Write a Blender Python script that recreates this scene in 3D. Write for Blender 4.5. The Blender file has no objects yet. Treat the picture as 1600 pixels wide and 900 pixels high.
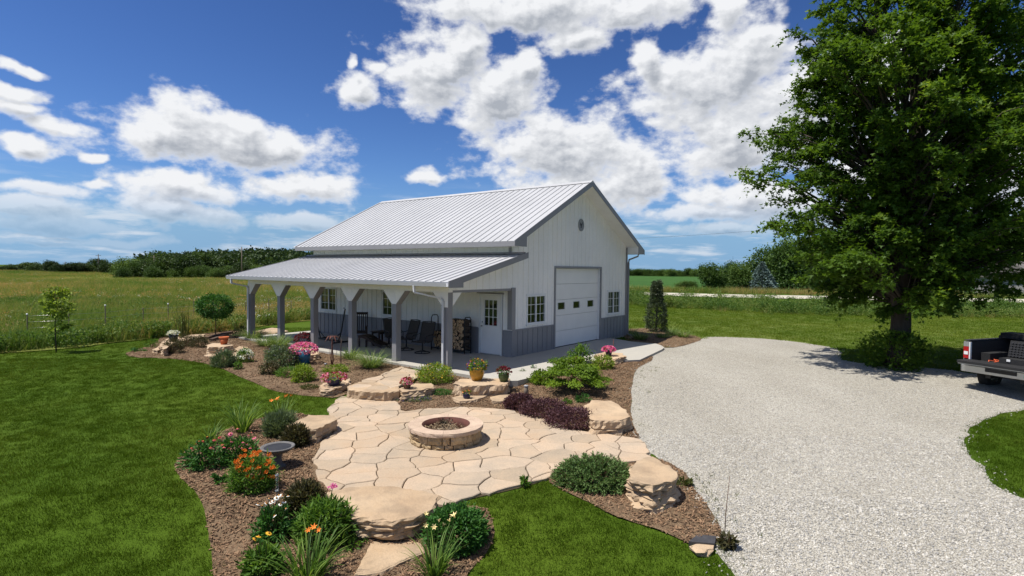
import bpy, math, random
import numpy as np
from mathutils import Vector, Matrix, noise
random.seed(7); RNG = np.random.default_rng(7)
D = bpy.data; SC = bpy.context.scene; COL = SC.collection
rad = math.radians
# ---------------------------------------------------------------- camera
FPX, PIT, ROL, CAMZ = 868.95, .0336, .0100, 2.982
cp, sp, cr, sr = math.cos(PIT), math.sin(PIT), math.cos(ROL), math.sin(ROL)
_R0 = np.array([1, 0, 0.]); _U0 = np.array([0, sp, cp]); CF = np.array([0, cp, -sp])
CR = cr*_R0 + sr*_U0; CU = cr*_U0 - sr*_R0
cam = D.objects.new('camera', D.cameras.new('camera')); COL.objects.link(cam)
cam.data.sensor_width = 36; cam.data.lens = FPX/1600*36; cam.data.clip_start = .1; cam.data.clip_end = 9000
cam.matrix_world = Matrix(((CR[0], CU[0], -CF[0], 0), (CR[1], CU[1], -CF[1], 0), (CR[2], CU[2], -CF[2], CAMZ), (0, 0, 0, 1)))
SC.camera = cam
# ---------------------------------------------------------------- exposure
SC.render.engine = 'CYCLES'
vs = SC.view_settings; vs.view_transform = 'Standard'; vs.look = 'None'; vs.gamma = 1; vs.use_curve_mapping = False
vs.exposure = 0.33
SC.cycles.max_bounces = 8; SC.cycles.transparent_max_bounces = 8; SC.cycles.use_denoising = True
SC.cycles.sample_clamp_indirect = 6; SC.cycles.caustics_reflective = False; SC.cycles.caustics_refractive = False
# ---------------------------------------------------------------- sun
SUN_EL = 66
_h = np.array([-1, -.30]); _h /= np.hypot(*_h)
SUNV = Vector((_h[0]*math.cos(rad(SUN_EL)), _h[1]*math.cos(rad(SUN_EL)), math.sin(rad(SUN_EL))))
sun = D.objects.new('sun', D.lights.new('sun', 'SUN')); COL.objects.link(sun)
sun.data.energy = 5.0; sun.data.angle = rad(.53); sun.data.color = (1, .955, .88)
sun.rotation_euler = SUNV.to_track_quat('Z', 'Y').to_euler(); sun.location = (-20, 0, 40)
# ---------------------------------------------------------------- world: sky + cumulus
def px_azel(x, y):
    d = CF + CR*(x-800)/FPX - CU*(y-450)/FPX
    return math.atan2(d[0], d[1]), math.atan2(d[2], math.hypot(d[0], d[1]))
CLOUDS = [  # px x, y, half width, half height, one cumulus mass each
 (340,222,175,44),(305,190,55,44),(375,200,60,36),(430,228,80,30),(285,296,92,24),(470,292,88,26),(270,333,98,20),(480,345,74,16),(60,296,66,14),
 (142,291,32,8),(35,326,75,16),(95,352,100,14),(48,232,30,16),(148,246,20,9),(10,150,44,16),(35,172,34,12),(104,196,44,13),(28,106,26,7),
 (556,138,32,36),(585,100,22,16),(545,95,12,12),(690,112,104,60),(722,70,54,44),(775,150,84,70),(870,232,150,68),(955,285,120,58),(820,110,36,36),(905,300,150,45),
 (840,14,230,40),(985,10,130,34),(905,58,66,24),(1080,140,120,58),(1165,90,74,68),(1140,228,110,62),(1230,180,110,90),(1010,90,30,40),
 (1085,335,90,14),(1160,302,100,30),(1240,330,110,40),(1132,14,28,26),(665,275,28,15),(1140,362,90,12),(560,372,90,8),(120,375,110,8),
 (1420,260,150,60),(1560,300,120,40),(1400,120,120,60)]
def _cloud_group(detail, amp, warp):
    g = D.node_groups.new('cloud_density', 'ShaderNodeTree')
    g.interface.new_socket('Vec', in_out='INPUT', socket_type='NodeSocketVector')
    g.interface.new_socket('Dens', in_out='OUTPUT', socket_type='NodeSocketFloat')
    gi = g.nodes.new('NodeGroupInput'); go = g.nodes.new('NodeGroupOutput'); gl = g.links
    def gm(op, a, b=None, c=None):
        n = g.nodes.new('ShaderNodeMath'); n.operation = op
        for i, v in enumerate((a, b, c)):
            if v is None: continue
            if isinstance(v, (int, float)): n.inputs[i].default_value = v
            else: gl.new(v, n.inputs[i])
        return n.outputs[0]
    # domain warp so that outlines billow
    wn = g.nodes.new('ShaderNodeTexNoise'); wn.inputs['Scale'].default_value = 12; wn.inputs['Detail'].default_value = 4
    gl.new(gi.outputs[0], wn.inputs['Vector'])
    ws = g.nodes.new('ShaderNodeVectorMath'); ws.operation = 'MULTIPLY_ADD'
    gl.new(wn.outputs['Color'], ws.inputs[0]); ws.inputs[1].default_value = (.08, .05, 0); 
    ad = g.nodes.new('ShaderNodeVectorMath'); ad.operation = 'SUBTRACT'; gl.new(gi.outputs[0], ad.inputs[0]); ad.inputs[1].default_value = (.04, .025, 0)
    gl.new(ad.outputs[0], ws.inputs[2])
    cur = None
    blobs = [(*px_azel(x, y), rx/FPX, ry/FPX) for x, y, rx, ry in CLOUDS]
    rr = random.Random(3)
    for k in range(18):            # the same fair-weather cumulus goes on all round the sky
        a = rr.uniform(.95, 2*math.pi-.95); e = rr.choice((.07, .13, .22, .34, .5, .75, 1.0)) * rr.uniform(.8, 1.2)
        s = .05 + .16*e + rr.uniform(0, .05); a = (a+math.pi) % (2*math.pi) - math.pi
        blobs.append((a, e, s*1.5/max(.35, math.cos(e)), s*.55))
    for a, e, ra, re in blobs:
        n = g.nodes.new('ShaderNodeVectorMath'); n.operation = 'MULTIPLY_ADD'
        gl.new(ws.outputs[0], n.inputs[0]); n.inputs[1].default_value = (1/ra, 1/re, 0); n.inputs[2].default_value = (-a/ra, -e/re, 0)
        l = g.nodes.new('ShaderNodeVectorMath'); l.operation = 'LENGTH'; gl.new(n.outputs[0], l.inputs[0])
        cur = l.outputs['Value'] if cur is None else gm('SMOOTH_MIN', cur, l.outputs['Value'], .10)
    n1 = g.nodes.new('ShaderNodeTexNoise'); n1.inputs['Scale'].default_value = 15; n1.inputs['Detail'].default_value = detail; n1.inputs['Roughness'].default_value = .57
    st = g.nodes.new('ShaderNodeVectorMath'); st.operation = 'MULTIPLY'; gl.new(gi.outputs[0], st.inputs[0]); st.inputs[1].default_value = (1, 1.5, 1)
    gl.new(st.outputs[0], n1.inputs['Vector'])
    dn = gm('MULTIPLY_ADD', n1.outputs['Fac'], amp, -amp/2)
    n3 = g.nodes.new('ShaderNodeTexNoise'); n3.inputs['Scale'].default_value = 46; n3.inputs['Detail'].default_value = min(detail, 5); n3.inputs['Roughness'].default_value = .55; gl.new(st.outputs[0], n3.inputs['Vector'])
    dn = gm('ADD', dn, gm('MULTIPLY_ADD', n3.outputs['Fac'], amp*.22, -amp*.11))
    dens = gm('ADD', gm('SUBTRACT', .90, cur), dn)
    gl.new(dens, go.inputs[0])
    return g
def build_world():
    w = D.worlds.new('World'); SC.world = w; w.use_nodes = True
    nt = w.node_tree; N = nt.nodes; L = nt.links; N.clear()
    g = _cloud_group(10, 2.2, 1.); g2 = _cloud_group(2.5, 1.3, 1.)
    def m(op, a, b=None, c=None):
        n = N.new('ShaderNodeMath'); n.operation = op
        for i, v in enumerate((a, b, c)):
            if v is None: continue
            if isinstance(v, (int, float)): n.inputs[i].default_value = v
            else: L.new(v, n.inputs[i])
        return n.outputs[0]
    tc = N.new('ShaderNodeTexCoord'); sx = N.new('ShaderNodeSeparateXYZ'); L.new(tc.outputs['Generated'], sx.inputs[0])
    az = m('ARCTAN2', sx.outputs[0], sx.outputs[1])
    hyp = m('SQRT', m('ADD', m('MULTIPLY', sx.outputs[0], sx.outputs[0]), m('MULTIPLY', sx.outputs[1], sx.outputs[1])))
    el = m('ARCTAN2', sx.outputs[2], hyp)
    def dens_at(da, de, g):
        cx = N.new('ShaderNodeCombineXYZ'); L.new(m('ADD', az, da), cx.inputs[0]); L.new(m('ADD', el, de), cx.inputs[1])
        q = N.new('ShaderNodeGroup'); q.node_tree = g; L.new(cx.outputs[0], q.inputs[0]); return q.outputs[0]
    d0 = dens_at(0., 0., g); d1 = dens_at(-.010, .028, g2); d2 = dens_at(-.006, .009, g)
    def ss(v, a, b):
        n = N.new('ShaderNodeMapRange'); n.interpolation_type = 'SMOOTHSTEP'; L.new(v, n.inputs[0]); n.inputs[1].default_value = a; n.inputs[2].default_value = b; return n.outputs[0]
    cxl = N.new('ShaderNodeCombineXYZ'); L.new(m('MULTIPLY', az, 7.), cxl.inputs[0]); L.new(m('MULTIPLY', el, 46.), cxl.inputs[1])
    nl = N.new('ShaderNodeTexNoise'); nl.inputs['Scale'].default_value = 1.; nl.inputs['Detail'].default_value = 6; nl.inputs['Roughness'].default_value = .6; L.new(cxl.outputs[0], nl.inputs['Vector'])
    low = m('MULTIPLY', m('MULTIPLY', ss(nl.outputs['Fac'], .48, .68), .55), m('MULTIPLY', ss(el, .0, .02), m('SUBTRACT', 1., ss(el, .07, .16))))
    alpha = m('MAXIMUM', low, m('MULTIPLY', ss(d0, -.22, .40), m('MULTIPLY_ADD', ss(el, .04, .13), .8, .2)))
    rel = m('MULTIPLY', m('SUBTRACT', d2, d0), 1.1)
    shade = N.new('ShaderNodeClamp'); L.new(m('MULTIPLY', m('ADD', m('MULTIPLY', ss(d1, -.3, 1.1), .85), rel), ss(d0, .0, .5)), shade.inputs[0]); shade = shade.outputs[0]
    cc = N.new('ShaderNodeMix'); cc.data_type = 'RGBA'; L.new(shade, cc.inputs[0]); cc.inputs[6].default_value = (*CLOUD_LIT, 1); cc.inputs[7].default_value = (*CLOUD_DARK, 1)
    sky = N.new('ShaderNodeTexSky'); sky.sky_type = 'NISHITA'; sky.sun_disc = False
    sky.sun_elevation = rad(SUN_EL); sky.sun_rotation = math.atan2(SUNV.x, SUNV.y) % (2*math.pi)
    sky.altitude = 250; sky.air_density = SKY_AIR; sky.dust_density = SKY_DUST; sky.ozone_density = SKY_OZ
    mxz = m('MAXIMUM', sx.outputs[2], .075); cv_ = N.new('ShaderNodeCombineXYZ'); L.new(sx.outputs[0], cv_.inputs[0]); L.new(sx.outputs[1], cv_.inputs[1]); L.new(mxz, cv_.inputs[2])
    nv_ = N.new('ShaderNodeVectorMath'); nv_.operation = 'NORMALIZE'; L.new(cv_.outputs[0], nv_.inputs[0]); L.new(nv_.outputs[0], sky.inputs[0])
    tint = N.new('ShaderNodeMix'); tint.data_type = 'RGBA'; tint.blend_type = 'MULTIPLY'; tint.inputs[0].default_value = 1
    L.new(sky.outputs[0], tint.inputs[6]); tint.inputs[7].default_value = (*SKY_TINT, 1)
    gm_ = N.new('ShaderNodeGamma'); gm_.inputs[1].default_value = 1.45; L.new(tint.outputs[2], gm_.inputs[0])
    sc_ = N.new('ShaderNodeMix'); sc_.data_type = 'RGBA'; sc_.blend_type = 'MULTIPLY'; sc_.inputs[0].default_value = 1; L.new(gm_.outputs[0], sc_.inputs[6]); sc_.inputs[7].default_value = (11.4, 10.9, 10.7, 1)
    hz = N.new('ShaderNodeMix'); hz.data_type = 'RGBA'; L.new(ss(el, -.02, .17), hz.inputs[0]); hz.inputs[6].default_value = (.90, .87, .90, 1); hz.inputs[7].default_value = (1, 1, 1, 1)
    s2 = N.new('ShaderNodeMix'); s2.data_type = 'RGBA'; s2.blend_type = 'MULTIPLY'; s2.inputs[0].default_value = 1; L.new(sc_.outputs[2], s2.inputs[6]); L.new(hz.outputs[2], s2.inputs[7])
    mx = N.new('ShaderNodeMix'); mx.data_type = 'RGBA'; L.new(alpha, mx.inputs[0]); L.new(s2.outputs[2], mx.inputs[6]); L.new(cc.outputs[2], mx.inputs[7])
    bg = N.new('ShaderNodeBackground'); L.new(mx.outputs[2], bg.inputs[0]); bg.inputs[1].default_value = .1
    out = N.new('ShaderNodeOutputWorld'); L.new(bg.outputs[0], out.inputs[0])
    w.cycles.sampling_method = 'MANUAL'; w.cycles.sample_map_resolution = 512
CLOUD_LIT = (7.1, 7.2, 7.4); CLOUD_DARK = (3.3, 3.55, 4.0); SKY_AIR, SKY_DUST, SKY_OZ = 1.0, .5, 2.0; SKY_TINT = (.072, .086, .105)
build_world()
# ---------------------------------------------------------------- terrain
def S(t): t = np.clip(t, 0, 1); return t*t*(3-2*t)
def hgt(x, y):
    x = np.asarray(x, float); y = np.asarray(y, float)
    return -.08 - .22*S((16.6-y)/4.0) - .28*S((7.85-y)/(1.15+.9*S((x+.6)/1.5))) + S((y-60)/80)*S((-30-x)/60)*.6*np.sin(x*.03+1)
def ray(x, y): return CF + CR*(x-800)/FPX - CU*(y-450)/FPX
def G(x, y, dz=0., z=None):
    """pixel -> point on the ground (plus dz), or on the level z"""
    d = ray(x, y); zz = -.1 if z is None else z
    for _ in range(30):
        t = (zz-CAMZ)/d[2]; p = np.array([0, 0, CAMZ]) + t*d
        if z is not None: break
        zz = .5*zz + .5*(float(hgt(p[0], p[1])) + dz)
    return p
def AT(x, y, dist):
    d = ray(x, y); return np.array([0, 0, CAMZ]) + d*(dist/d[1])
# building frame: u along the long wall (away), v along the gable (away)
YAW = .9212; C0 = np.array([-.003, 18.795, 0])
BU = np.array([-math.sin(YAW), math.cos(YAW), 0]); BV = np.array([math.cos(YAW), math.sin(YAW), 0])
def B(u, v, z=0.): return C0 + u*BU + v*BV + np.array([0, 0, z])
# ================================================================ helpers
class MB:
    def __init__(s): s.v = []; s.f = []; s.sm = []
    def add(s, vs, fs, smooth=False):
        b = len(s.v); s.v += [tuple(map(float, p)) for p in vs]
        s.f += [tuple(i+b for i in f) for f in fs]; s.sm += [smooth]*len(fs); return s
    def box(s, c, d, M=None):
        x, y, z = d[0]/2, d[1]/2, d[2]/2
        vs = [(-x,-y,-z),(x,-y,-z),(x,y,-z),(-x,y,-z),(-x,-y,z),(x,-y,z),(x,y,z),(-x,y,z)]
        if M is not None: vs = [tuple(M @ Vector(p)) for p in vs]
        vs = [(p[0]+c[0], p[1]+c[1], p[2]+c[2]) for p in vs]
        return s.add(vs, [(0,3,2,1),(4,5,6,7),(0,1,5,4),(1,2,6,5),(2,3,7,6),(3,0,4,7)])
    def b2(s, lo, hi): return s.box([(a+b)/2 for a, b in zip(lo, hi)], [b-a for a, b in zip(lo, hi)])
    def bar(s, a, b, w, h, up=(0, 0, 1)):
        a = Vector(a); b = Vector(b); d = (b-a); l = d.length; d.normalize(); up = Vector(up)
        sx = d.cross(up)
        if sx.length < 1e-4: sx = d.cross(Vector((1, 0, 0)))
        sx.normalize(); uz = sx.cross(d)
        M = Matrix((sx, d, uz)).transposed()
        return s.box((a+b)/2, (w, l, h), M)
    def tube(s, pts, r, n=6, cap=True, smooth=True):
        pts = [Vector(p) for p in pts]; rs = r if hasattr(r, '__len__') else [r]*len(pts)
        vs = []; ref = None
        for i, p in enumerate(pts):
            t = (pts[min(i+1, len(pts)-1)] - pts[max(i-1, 0)]).normalized()
            if ref is None: ref = t.orthogonal().normalized()
            ref = (ref - t*ref.dot(t)); ref = ref.normalized() if ref.length > 1e-5 else t.orthogonal().normalized()
            b = t.cross(ref)
            for k in range(n):
                a = 2*math.pi*k/n; vs.append(p + (ref*math.cos(a)+b*math.sin(a))*rs[i])
        fs = [(i*n+k, i*n+(k+1) % n, (i+1)*n+(k+1) % n, (i+1)*n+k) for i in range(len(pts)-1) for k in range(n)]
        s.add(vs, fs, smooth)
        if cap:
            b = len(s.v)-len(vs)
            s.f += [tuple(b+k for k in range(n))[::-1], tuple(b+(len(pts)-1)*n+k for k in range(n))]; s.sm += [False]*2
        return s
    def lathe(s, prof, n=16, c=(0, 0, 0), smooth=True, sy=1.):
        vs = [(c[0]+r*math.cos(2*math.pi*k/n), c[1]+sy*r*math.sin(2*math.pi*k/n), c[2]+z) for r, z in prof for k in range(n)]
        fs = [(i*n+k, i*n+(k+1) % n, (i+1)*n+(k+1) % n, (i+1)*n+k) for i in range(len(prof)-1) for k in range(n)]
        return s.add(vs, fs, smooth)
    def prism(s, poly, z0, z1):
        n = len(poly)
        if sum(poly[i][0]*poly[(i+1) % n][1]-poly[(i+1) % n][0]*poly[i][1] for i in range(n)) < 0: poly = poly[::-1]
        vs = [(p[0], p[1], z0) for p in poly]+[(p[0], p[1], z1) for p in poly]
        return s.add(vs, [tuple(range(n))[::-1], tuple(range(n, 2*n))]+[(i, (i+1) % n, n+(i+1) % n, n+i) for i in range(n)])
    def mesh(s, name, mat):
        me = D.meshes.new(name); me.from_pydata(s.v, [], s.f); me.materials.append(mat)
        me.polygons.foreach_set('use_smooth', s.sm); me.update(); return me
    def build(s, name, mat, parent=None, loc=None, rz=0):
        return ob(name, s.mesh(name, mat), parent, loc, rz)
def ob(name, me, parent=None, loc=None, rz=0):
    o = D.objects.new(name, me); COL.objects.link(o)
    if parent: o.parent = parent
    if loc is not None: o.location = [float(a) for a in loc]
    if rz: o.rotation_euler.z = rz
    return o
def tag(o, label=None, cat=None, group=None, kind=None):
    for k, v in (('label', label), ('category', cat), ('group', group), ('kind', kind)):
        if v: o[k] = v
    return o
def thing(name, label, cat, loc=(0, 0, 0), rz=0, group=None):
    o = D.objects.new(name, None); COL.objects.link(o); o.location = [float(a) for a in loc]; o.rotation_euler.z = rz
    o.empty_display_size = .1
    return tag(o, label, cat, group)
def copy_tree(o, parent=None, mats=None):
    c = o.copy(); COL.objects.link(c); c.parent = parent
    for ch in list(o.children): copy_tree(ch, c)
    return c
def raw(name, V, F, mat, tint=None, smooth=False):
    """fast mesh of equal-sized faces from numpy arrays"""
    V = np.asarray(V, np.float32); F = np.asarray(F, np.int32); k = F.shape[1]
    me = D.meshes.new(name); me.vertices.add(len(V)); me.vertices.foreach_set('co', V.ravel())
    me.loops.add(F.size); me.loops.foreach_set('vertex_index', F.ravel())
    me.polygons.add(len(F)); me.polygons.foreach_set('loop_start', np.arange(0, F.size, k, dtype=np.int32))
    me.materials.append(mat); me.update(calc_edges=True)
    if smooth: me.polygons.foreach_set('use_smooth', np.ones(len(F), bool))
    if tint is not None:
        a = me.attributes.new('tint', 'FLOAT', 'POINT'); a.data.foreach_set('value', np.asarray(tint, np.float32))
    return me
# ---------------------------------------------------------------- materials
def _nodes(name):
    m = D.materials.new(name); m.use_nodes = True; nt = m.node_tree; nt.nodes.clear()
    o = nt.nodes.new('ShaderNodeOutputMaterial'); return m, nt, o
def lnk(nt, a, b): nt.links.new(a, b)
def ramp(nt, fac, stops):
    r = nt.nodes.new('ShaderNodeValToRGB'); e = r.color_ramp.elements
    while len(e) < len(stops): e.new(.5)
    for i, (p, c) in enumerate(stops): e[i].position = p; e[i].color = (*c, 1)
    lnk(nt, fac, r.inputs[0]); return r.outputs[0]
def tnoise(nt, pos, scale, detail=5, rough=.55, sc3=None):
    if sc3:
        v = nt.nodes.new('ShaderNodeVectorMath'); v.operation = 'MULTIPLY'; lnk(nt, pos, v.inputs[0]); v.inputs[1].default_value = sc3; pos = v.outputs[0]
    n = nt.nodes.new('ShaderNodeTexNoise'); n.inputs['Scale'].default_value = scale; n.inputs['Detail'].default_value = detail; n.inputs['Roughness'].default_value = rough
    lnk(nt, pos, n.inputs['Vector']); return n.outputs['Fac']
def mixc(nt, fac, a, b, bt='MIX'):
    m = nt.nodes.new('ShaderNodeMix'); m.data_type = 'RGBA'; m.blend_type = bt
    for i, v in ((0, fac), (6, a), (7, b)):
        if isinstance(v, (int, float)): m.inputs[i].default_value = v
        elif isinstance(v, tuple): m.inputs[i].default_value = (*v, 1)
        else: lnk(nt, v, m.inputs[i])
    return m.outputs[2]
def mat(name, c1, c2=None, scale=4., rough=.7, bump=0., bscale=None, metal=0., objvar=0., spec=.4, detail=5, sc3=None, fine=None, lo=.35, hi=.65, stain=0., stsc=.9):
    """noise between two colours, optional fine speckle, per-object brightness and bump"""
    m, nt, o = _nodes(name); b = nt.nodes.new('ShaderNodeBsdfPrincipled')
    pos = nt.nodes.new('ShaderNodeNewGeometry').outputs['Position']
    b.inputs['Roughness'].default_value = rough; b.inputs['Metallic'].default_value = metal; b.inputs['Specular IOR Level'].default_value = spec
    if c2 is None: c2 = tuple(x*.82 for x in c1)
    col = ramp(nt, tnoise(nt, pos, scale, detail, sc3=sc3), [(lo, c1), (hi, c2)])
    if fine:
        s, amt = fine; f = tnoise(nt, pos, s, 3)
        col = mixc(nt, 1., col, ramp(nt, f, [(.3, (1-amt,)*3), (.7, (1+amt,)*3)]), 'MULTIPLY')
    if stain:
        col = mixc(nt, 1., col, ramp(nt, tnoise(nt, pos, stsc, 9, .68), [(.36, (1-stain, 1-stain*.95, 1-stain*.85)), (.56, (1, 1, 1)), (.75, (1.05, 1.02, .97))]), 'MULTIPLY')
    if objvar:
        oi = nt.nodes.new('ShaderNodeObjectInfo')
        col = mixc(nt, 1., col, ramp(nt, oi.outputs['Random'], [(0, (1-objvar, 1-objvar, 1-objvar*1.2)), (1, (1+objvar,)*3)]), 'MULTIPLY')
    lnk(nt, col, b.inputs['Base Color'])
    if bump:
        bn = nt.nodes.new('ShaderNodeBump'); bn.inputs['Strength'].default_value = bump; bn.inputs['Distance'].default_value = .02
        lnk(nt, tnoise(nt, pos, bscale or scale*6, 6, .6, sc3), bn.inputs['Height']); lnk(nt, bn.outputs[0], b.inputs['Normal'])
    lnk(nt, b.outputs[0], o.inputs[0]); return m
def leafmat(name, c1, c2, c3=None, transl=.35, rough=.55, big=0., spec=.25, objr=0., bamp=2.2):
    """foliage: colour by the leaf's own tint, some light passing through"""
    m, nt, o = _nodes(name); b = nt.nodes.new('ShaderNodeBsdfPrincipled'); b.inputs['Roughness'].default_value = rough; b.inputs['Specular IOR Level'].default_value = spec
    a = nt.nodes.new('ShaderNodeAttribute'); a.attribute_name = 'tint'
    st = [(0, c1), (1, c2)] if c3 is None else [(0, c1), (.75, c2), (1, c3)]
    fac = a.outputs['Fac']
    if big:
        pos = nt.nodes.new('ShaderNodeNewGeometry').outputs['Position']
        n = tnoise(nt, pos, big, 4)
        mm = nt.nodes.new('ShaderNodeMath'); mm.operation = 'MULTIPLY_ADD'; lnk(nt, n, mm.inputs[0]); mm.inputs[1].default_value = bamp; mm.inputs[2].default_value = -bamp/2
        m2 = nt.nodes.new('ShaderNodeMath'); m2.operation = 'ADD'; m2.use_clamp = True; lnk(nt, fac, m2.inputs[0]); lnk(nt, mm.outputs[0], m2.inputs[1]); fac = m2.outputs[0]
    if objr:
        oi = nt.nodes.new('ShaderNodeObjectInfo'); mm = nt.nodes.new('ShaderNodeMath'); mm.operation = 'MULTIPLY_ADD'; lnk(nt, oi.outputs['Random'], mm.inputs[0]); mm.inputs[1].default_value = objr; mm.inputs[2].default_value = -objr/2
        m2 = nt.nodes.new('ShaderNodeMath'); m2.operation = 'ADD'; m2.use_clamp = True; lnk(nt, fac, m2.inputs[0]); lnk(nt, mm.outputs[0], m2.inputs[1]); fac = m2.outputs[0]
    col = ramp(nt, fac, st); lnk(nt, col, b.inputs['Base Color'])
    t = nt.nodes.new('ShaderNodeBsdfTranslucent'); lnk(nt, mixc(nt, 1., col, (1.15, 1.1, .6), 'MULTIPLY'), t.inputs[0])
    x = nt.nodes.new('ShaderNodeMixShader'); x.inputs[0].default_value = transl; lnk(nt, b.outputs[0], x.inputs[1]); lnk(nt, t.outputs[0], x.inputs[2])
    lnk(nt, x.outputs[0], o.inputs[0]); return m
def glassmat(name, tintc=(.6, .65, .65)):
    m, nt, o = _nodes(name); t = nt.nodes.new('ShaderNodeBsdfTransparent'); t.inputs[0].default_value = (*tintc, 1)
    g = nt.nodes.new('ShaderNodeBsdfGlossy'); g.inputs['Roughness'].default_value = .03
    lw_ = nt.nodes.new('ShaderNodeLayerWeight'); lw_.inputs[0].default_value = .5
    pw = nt.nodes.new('ShaderNodeMath'); pw.operation = 'POWER'; lnk(nt, lw_.outputs['Facing'], pw.inputs[0]); pw.inputs[1].default_value = 4
    fr = nt.nodes.new('ShaderNodeMath'); fr.operation = 'MULTIPLY_ADD'; lnk(nt, pw.outputs[0], fr.inputs[0]); fr.inputs[1].default_value = .8; fr.inputs[2].default_value = .06
    x = nt.nodes.new('ShaderNodeMixShader'); lnk(nt, fr.outputs[0], x.inputs[0]); lnk(nt, t.outputs[0], x.inputs[1]); lnk(nt, g.outputs[0], x.inputs[2])
    lnk(nt, x.outputs[0], o.inputs[0]); return m
# ---------------------------------------------------------------- polygons and sheets
def inside(px, py, poly):
    px = np.asarray(px, float); py = np.asarray(py, float); r = np.zeros(px.shape, bool); n = len(poly)
    for i in range(n):
        x1, y1 = poly[i][:2]; x2, y2 = poly[(i+1) % n][:2]
        c = ((y1 > py) != (y2 > py)); r ^= c & (px < (x2-x1)*(py-y1)/((y2-y1) or 1e-12)+x1)
    return r
def clip_half(poly, a, b, c):
    """keep a*x+b*y<=c"""
    out = []; n = len(poly)
    for i in range(n):
        p, q = poly[i], poly[(i+1) % n]; dp = a*p[0]+b*p[1]-c; dq = a*q[0]+b*q[1]-c
        if dp <= 0: out.append(p)
        if (dp < 0 < dq) or (dq < 0 < dp):
            t = dp/(dp-dq); out.append((p[0]+t*(q[0]-p[0]), p[1]+t*(q[1]-p[1])))
    return out
def smooth_poly(poly, it=2, wob=0., seed=0):
    for _ in range(it):
        q = []
        for i in range(len(poly)):
            a, b = poly[i], poly[(i+1) % len(poly)]
            q += [(.75*a[0]+.25*b[0], .75*a[1]+.25*b[1]), (.25*a[0]+.75*b[0], .25*a[1]+.75*b[1])]
        poly = q
    if wob:
        q = []
        for x, y in poly:
            v = noise.noise_vector(Vector((x*1.7, y*1.7, seed))); q.append((x+v.x*wob, y+v.y*wob))
        poly = q
    return poly
def pxpoly(pts, z=None, dz=0.): return [tuple(G(x, y, dz, z)[:2]) for x, y in pts]
def sheet(name, poly, mat, dz, cell=.25, rough=0., parent=None):
    """a surface laid over the terrain inside a polygon"""
    P = np.array(poly); x0, y0 = np.floor(P.min(0)/cell).astype(int); x1, y1 = np.ceil(P.max(0)/cell).astype(int)
    V = []; F = []; idx = {}
    def vid(x, y):
        k = (round(x, 4), round(y, 4))
        if k not in idx:
            z = float(hgt(x, y)) + dz
            if rough: z += rough*noise.noise(Vector((x*3, y*3, 1.7))) + rough*.6*noise.noise(Vector((x*11, y*11, 4)))
            idx[k] = len(V); V.append((x, y, z))
        return idx[k]
    gx = np.arange(x0, x1+1)*cell; gy = np.arange(y0, y1+1)*cell
    GX, GY = np.meshgrid(gx, gy, indexing='ij'); ins = inside(GX, GY, poly)
    # cells touched by the outline
    edge = set()
    for i in range(len(poly)):
        a = np.array(poly[i]); b = np.array(poly[(i+1) % len(poly)]); n = int(np.hypot(*(b-a))/(cell*.2))+2
        for t in np.linspace(0, 1, n):
            p = a+(b-a)*t; edge.add((int(math.floor(p[0]/cell))-x0, int(math.floor(p[1]/cell))-y0))
    for i in range(len(gx)-1):
        for j in range(len(gy)-1):
            if (i, j) in edge:
                q = poly
                q = clip_half(q, -1, 0, -gx[i])
                if len(q) > 2: q = clip_half(q, 1, 0, gx[i+1])
                if len(q) > 2: q = clip_half(q, 0, -1, -gy[j])
                if len(q) > 2: q = clip_half(q, 0, 1, gy[j+1])
                if len(q) > 2:
                    ids = []
                    for p in q:
                        k = vid(*p)
                        if k not in ids: ids.append(k)
                    if len(ids) > 2:
                        ar = sum(V[ids[m]][0]*V[ids[(m+1) % len(ids)]][1]-V[ids[(m+1) % len(ids)]][0]*V[ids[m]][1] for m in range(len(ids)))
                        if abs(ar) > 1e-6: F.append(tuple(ids) if ar > 0 else tuple(ids[::-1]))
            elif ins[i, j]: F.append((vid(gx[i], gy[j]), vid(gx[i+1], gy[j]), vid(gx[i+1], gy[j+1]), vid(gx[i], gy[j+1])))
    me = D.meshes.new(name); me.from_pydata(V, [], F); me.materials.append(mat)
    me.polygons.foreach_set('use_smooth', [True]*len(F)); me.update()
    o = ob(name, me, parent)
    if not parent: o['kind'] = 'structure'
    return o
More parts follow.
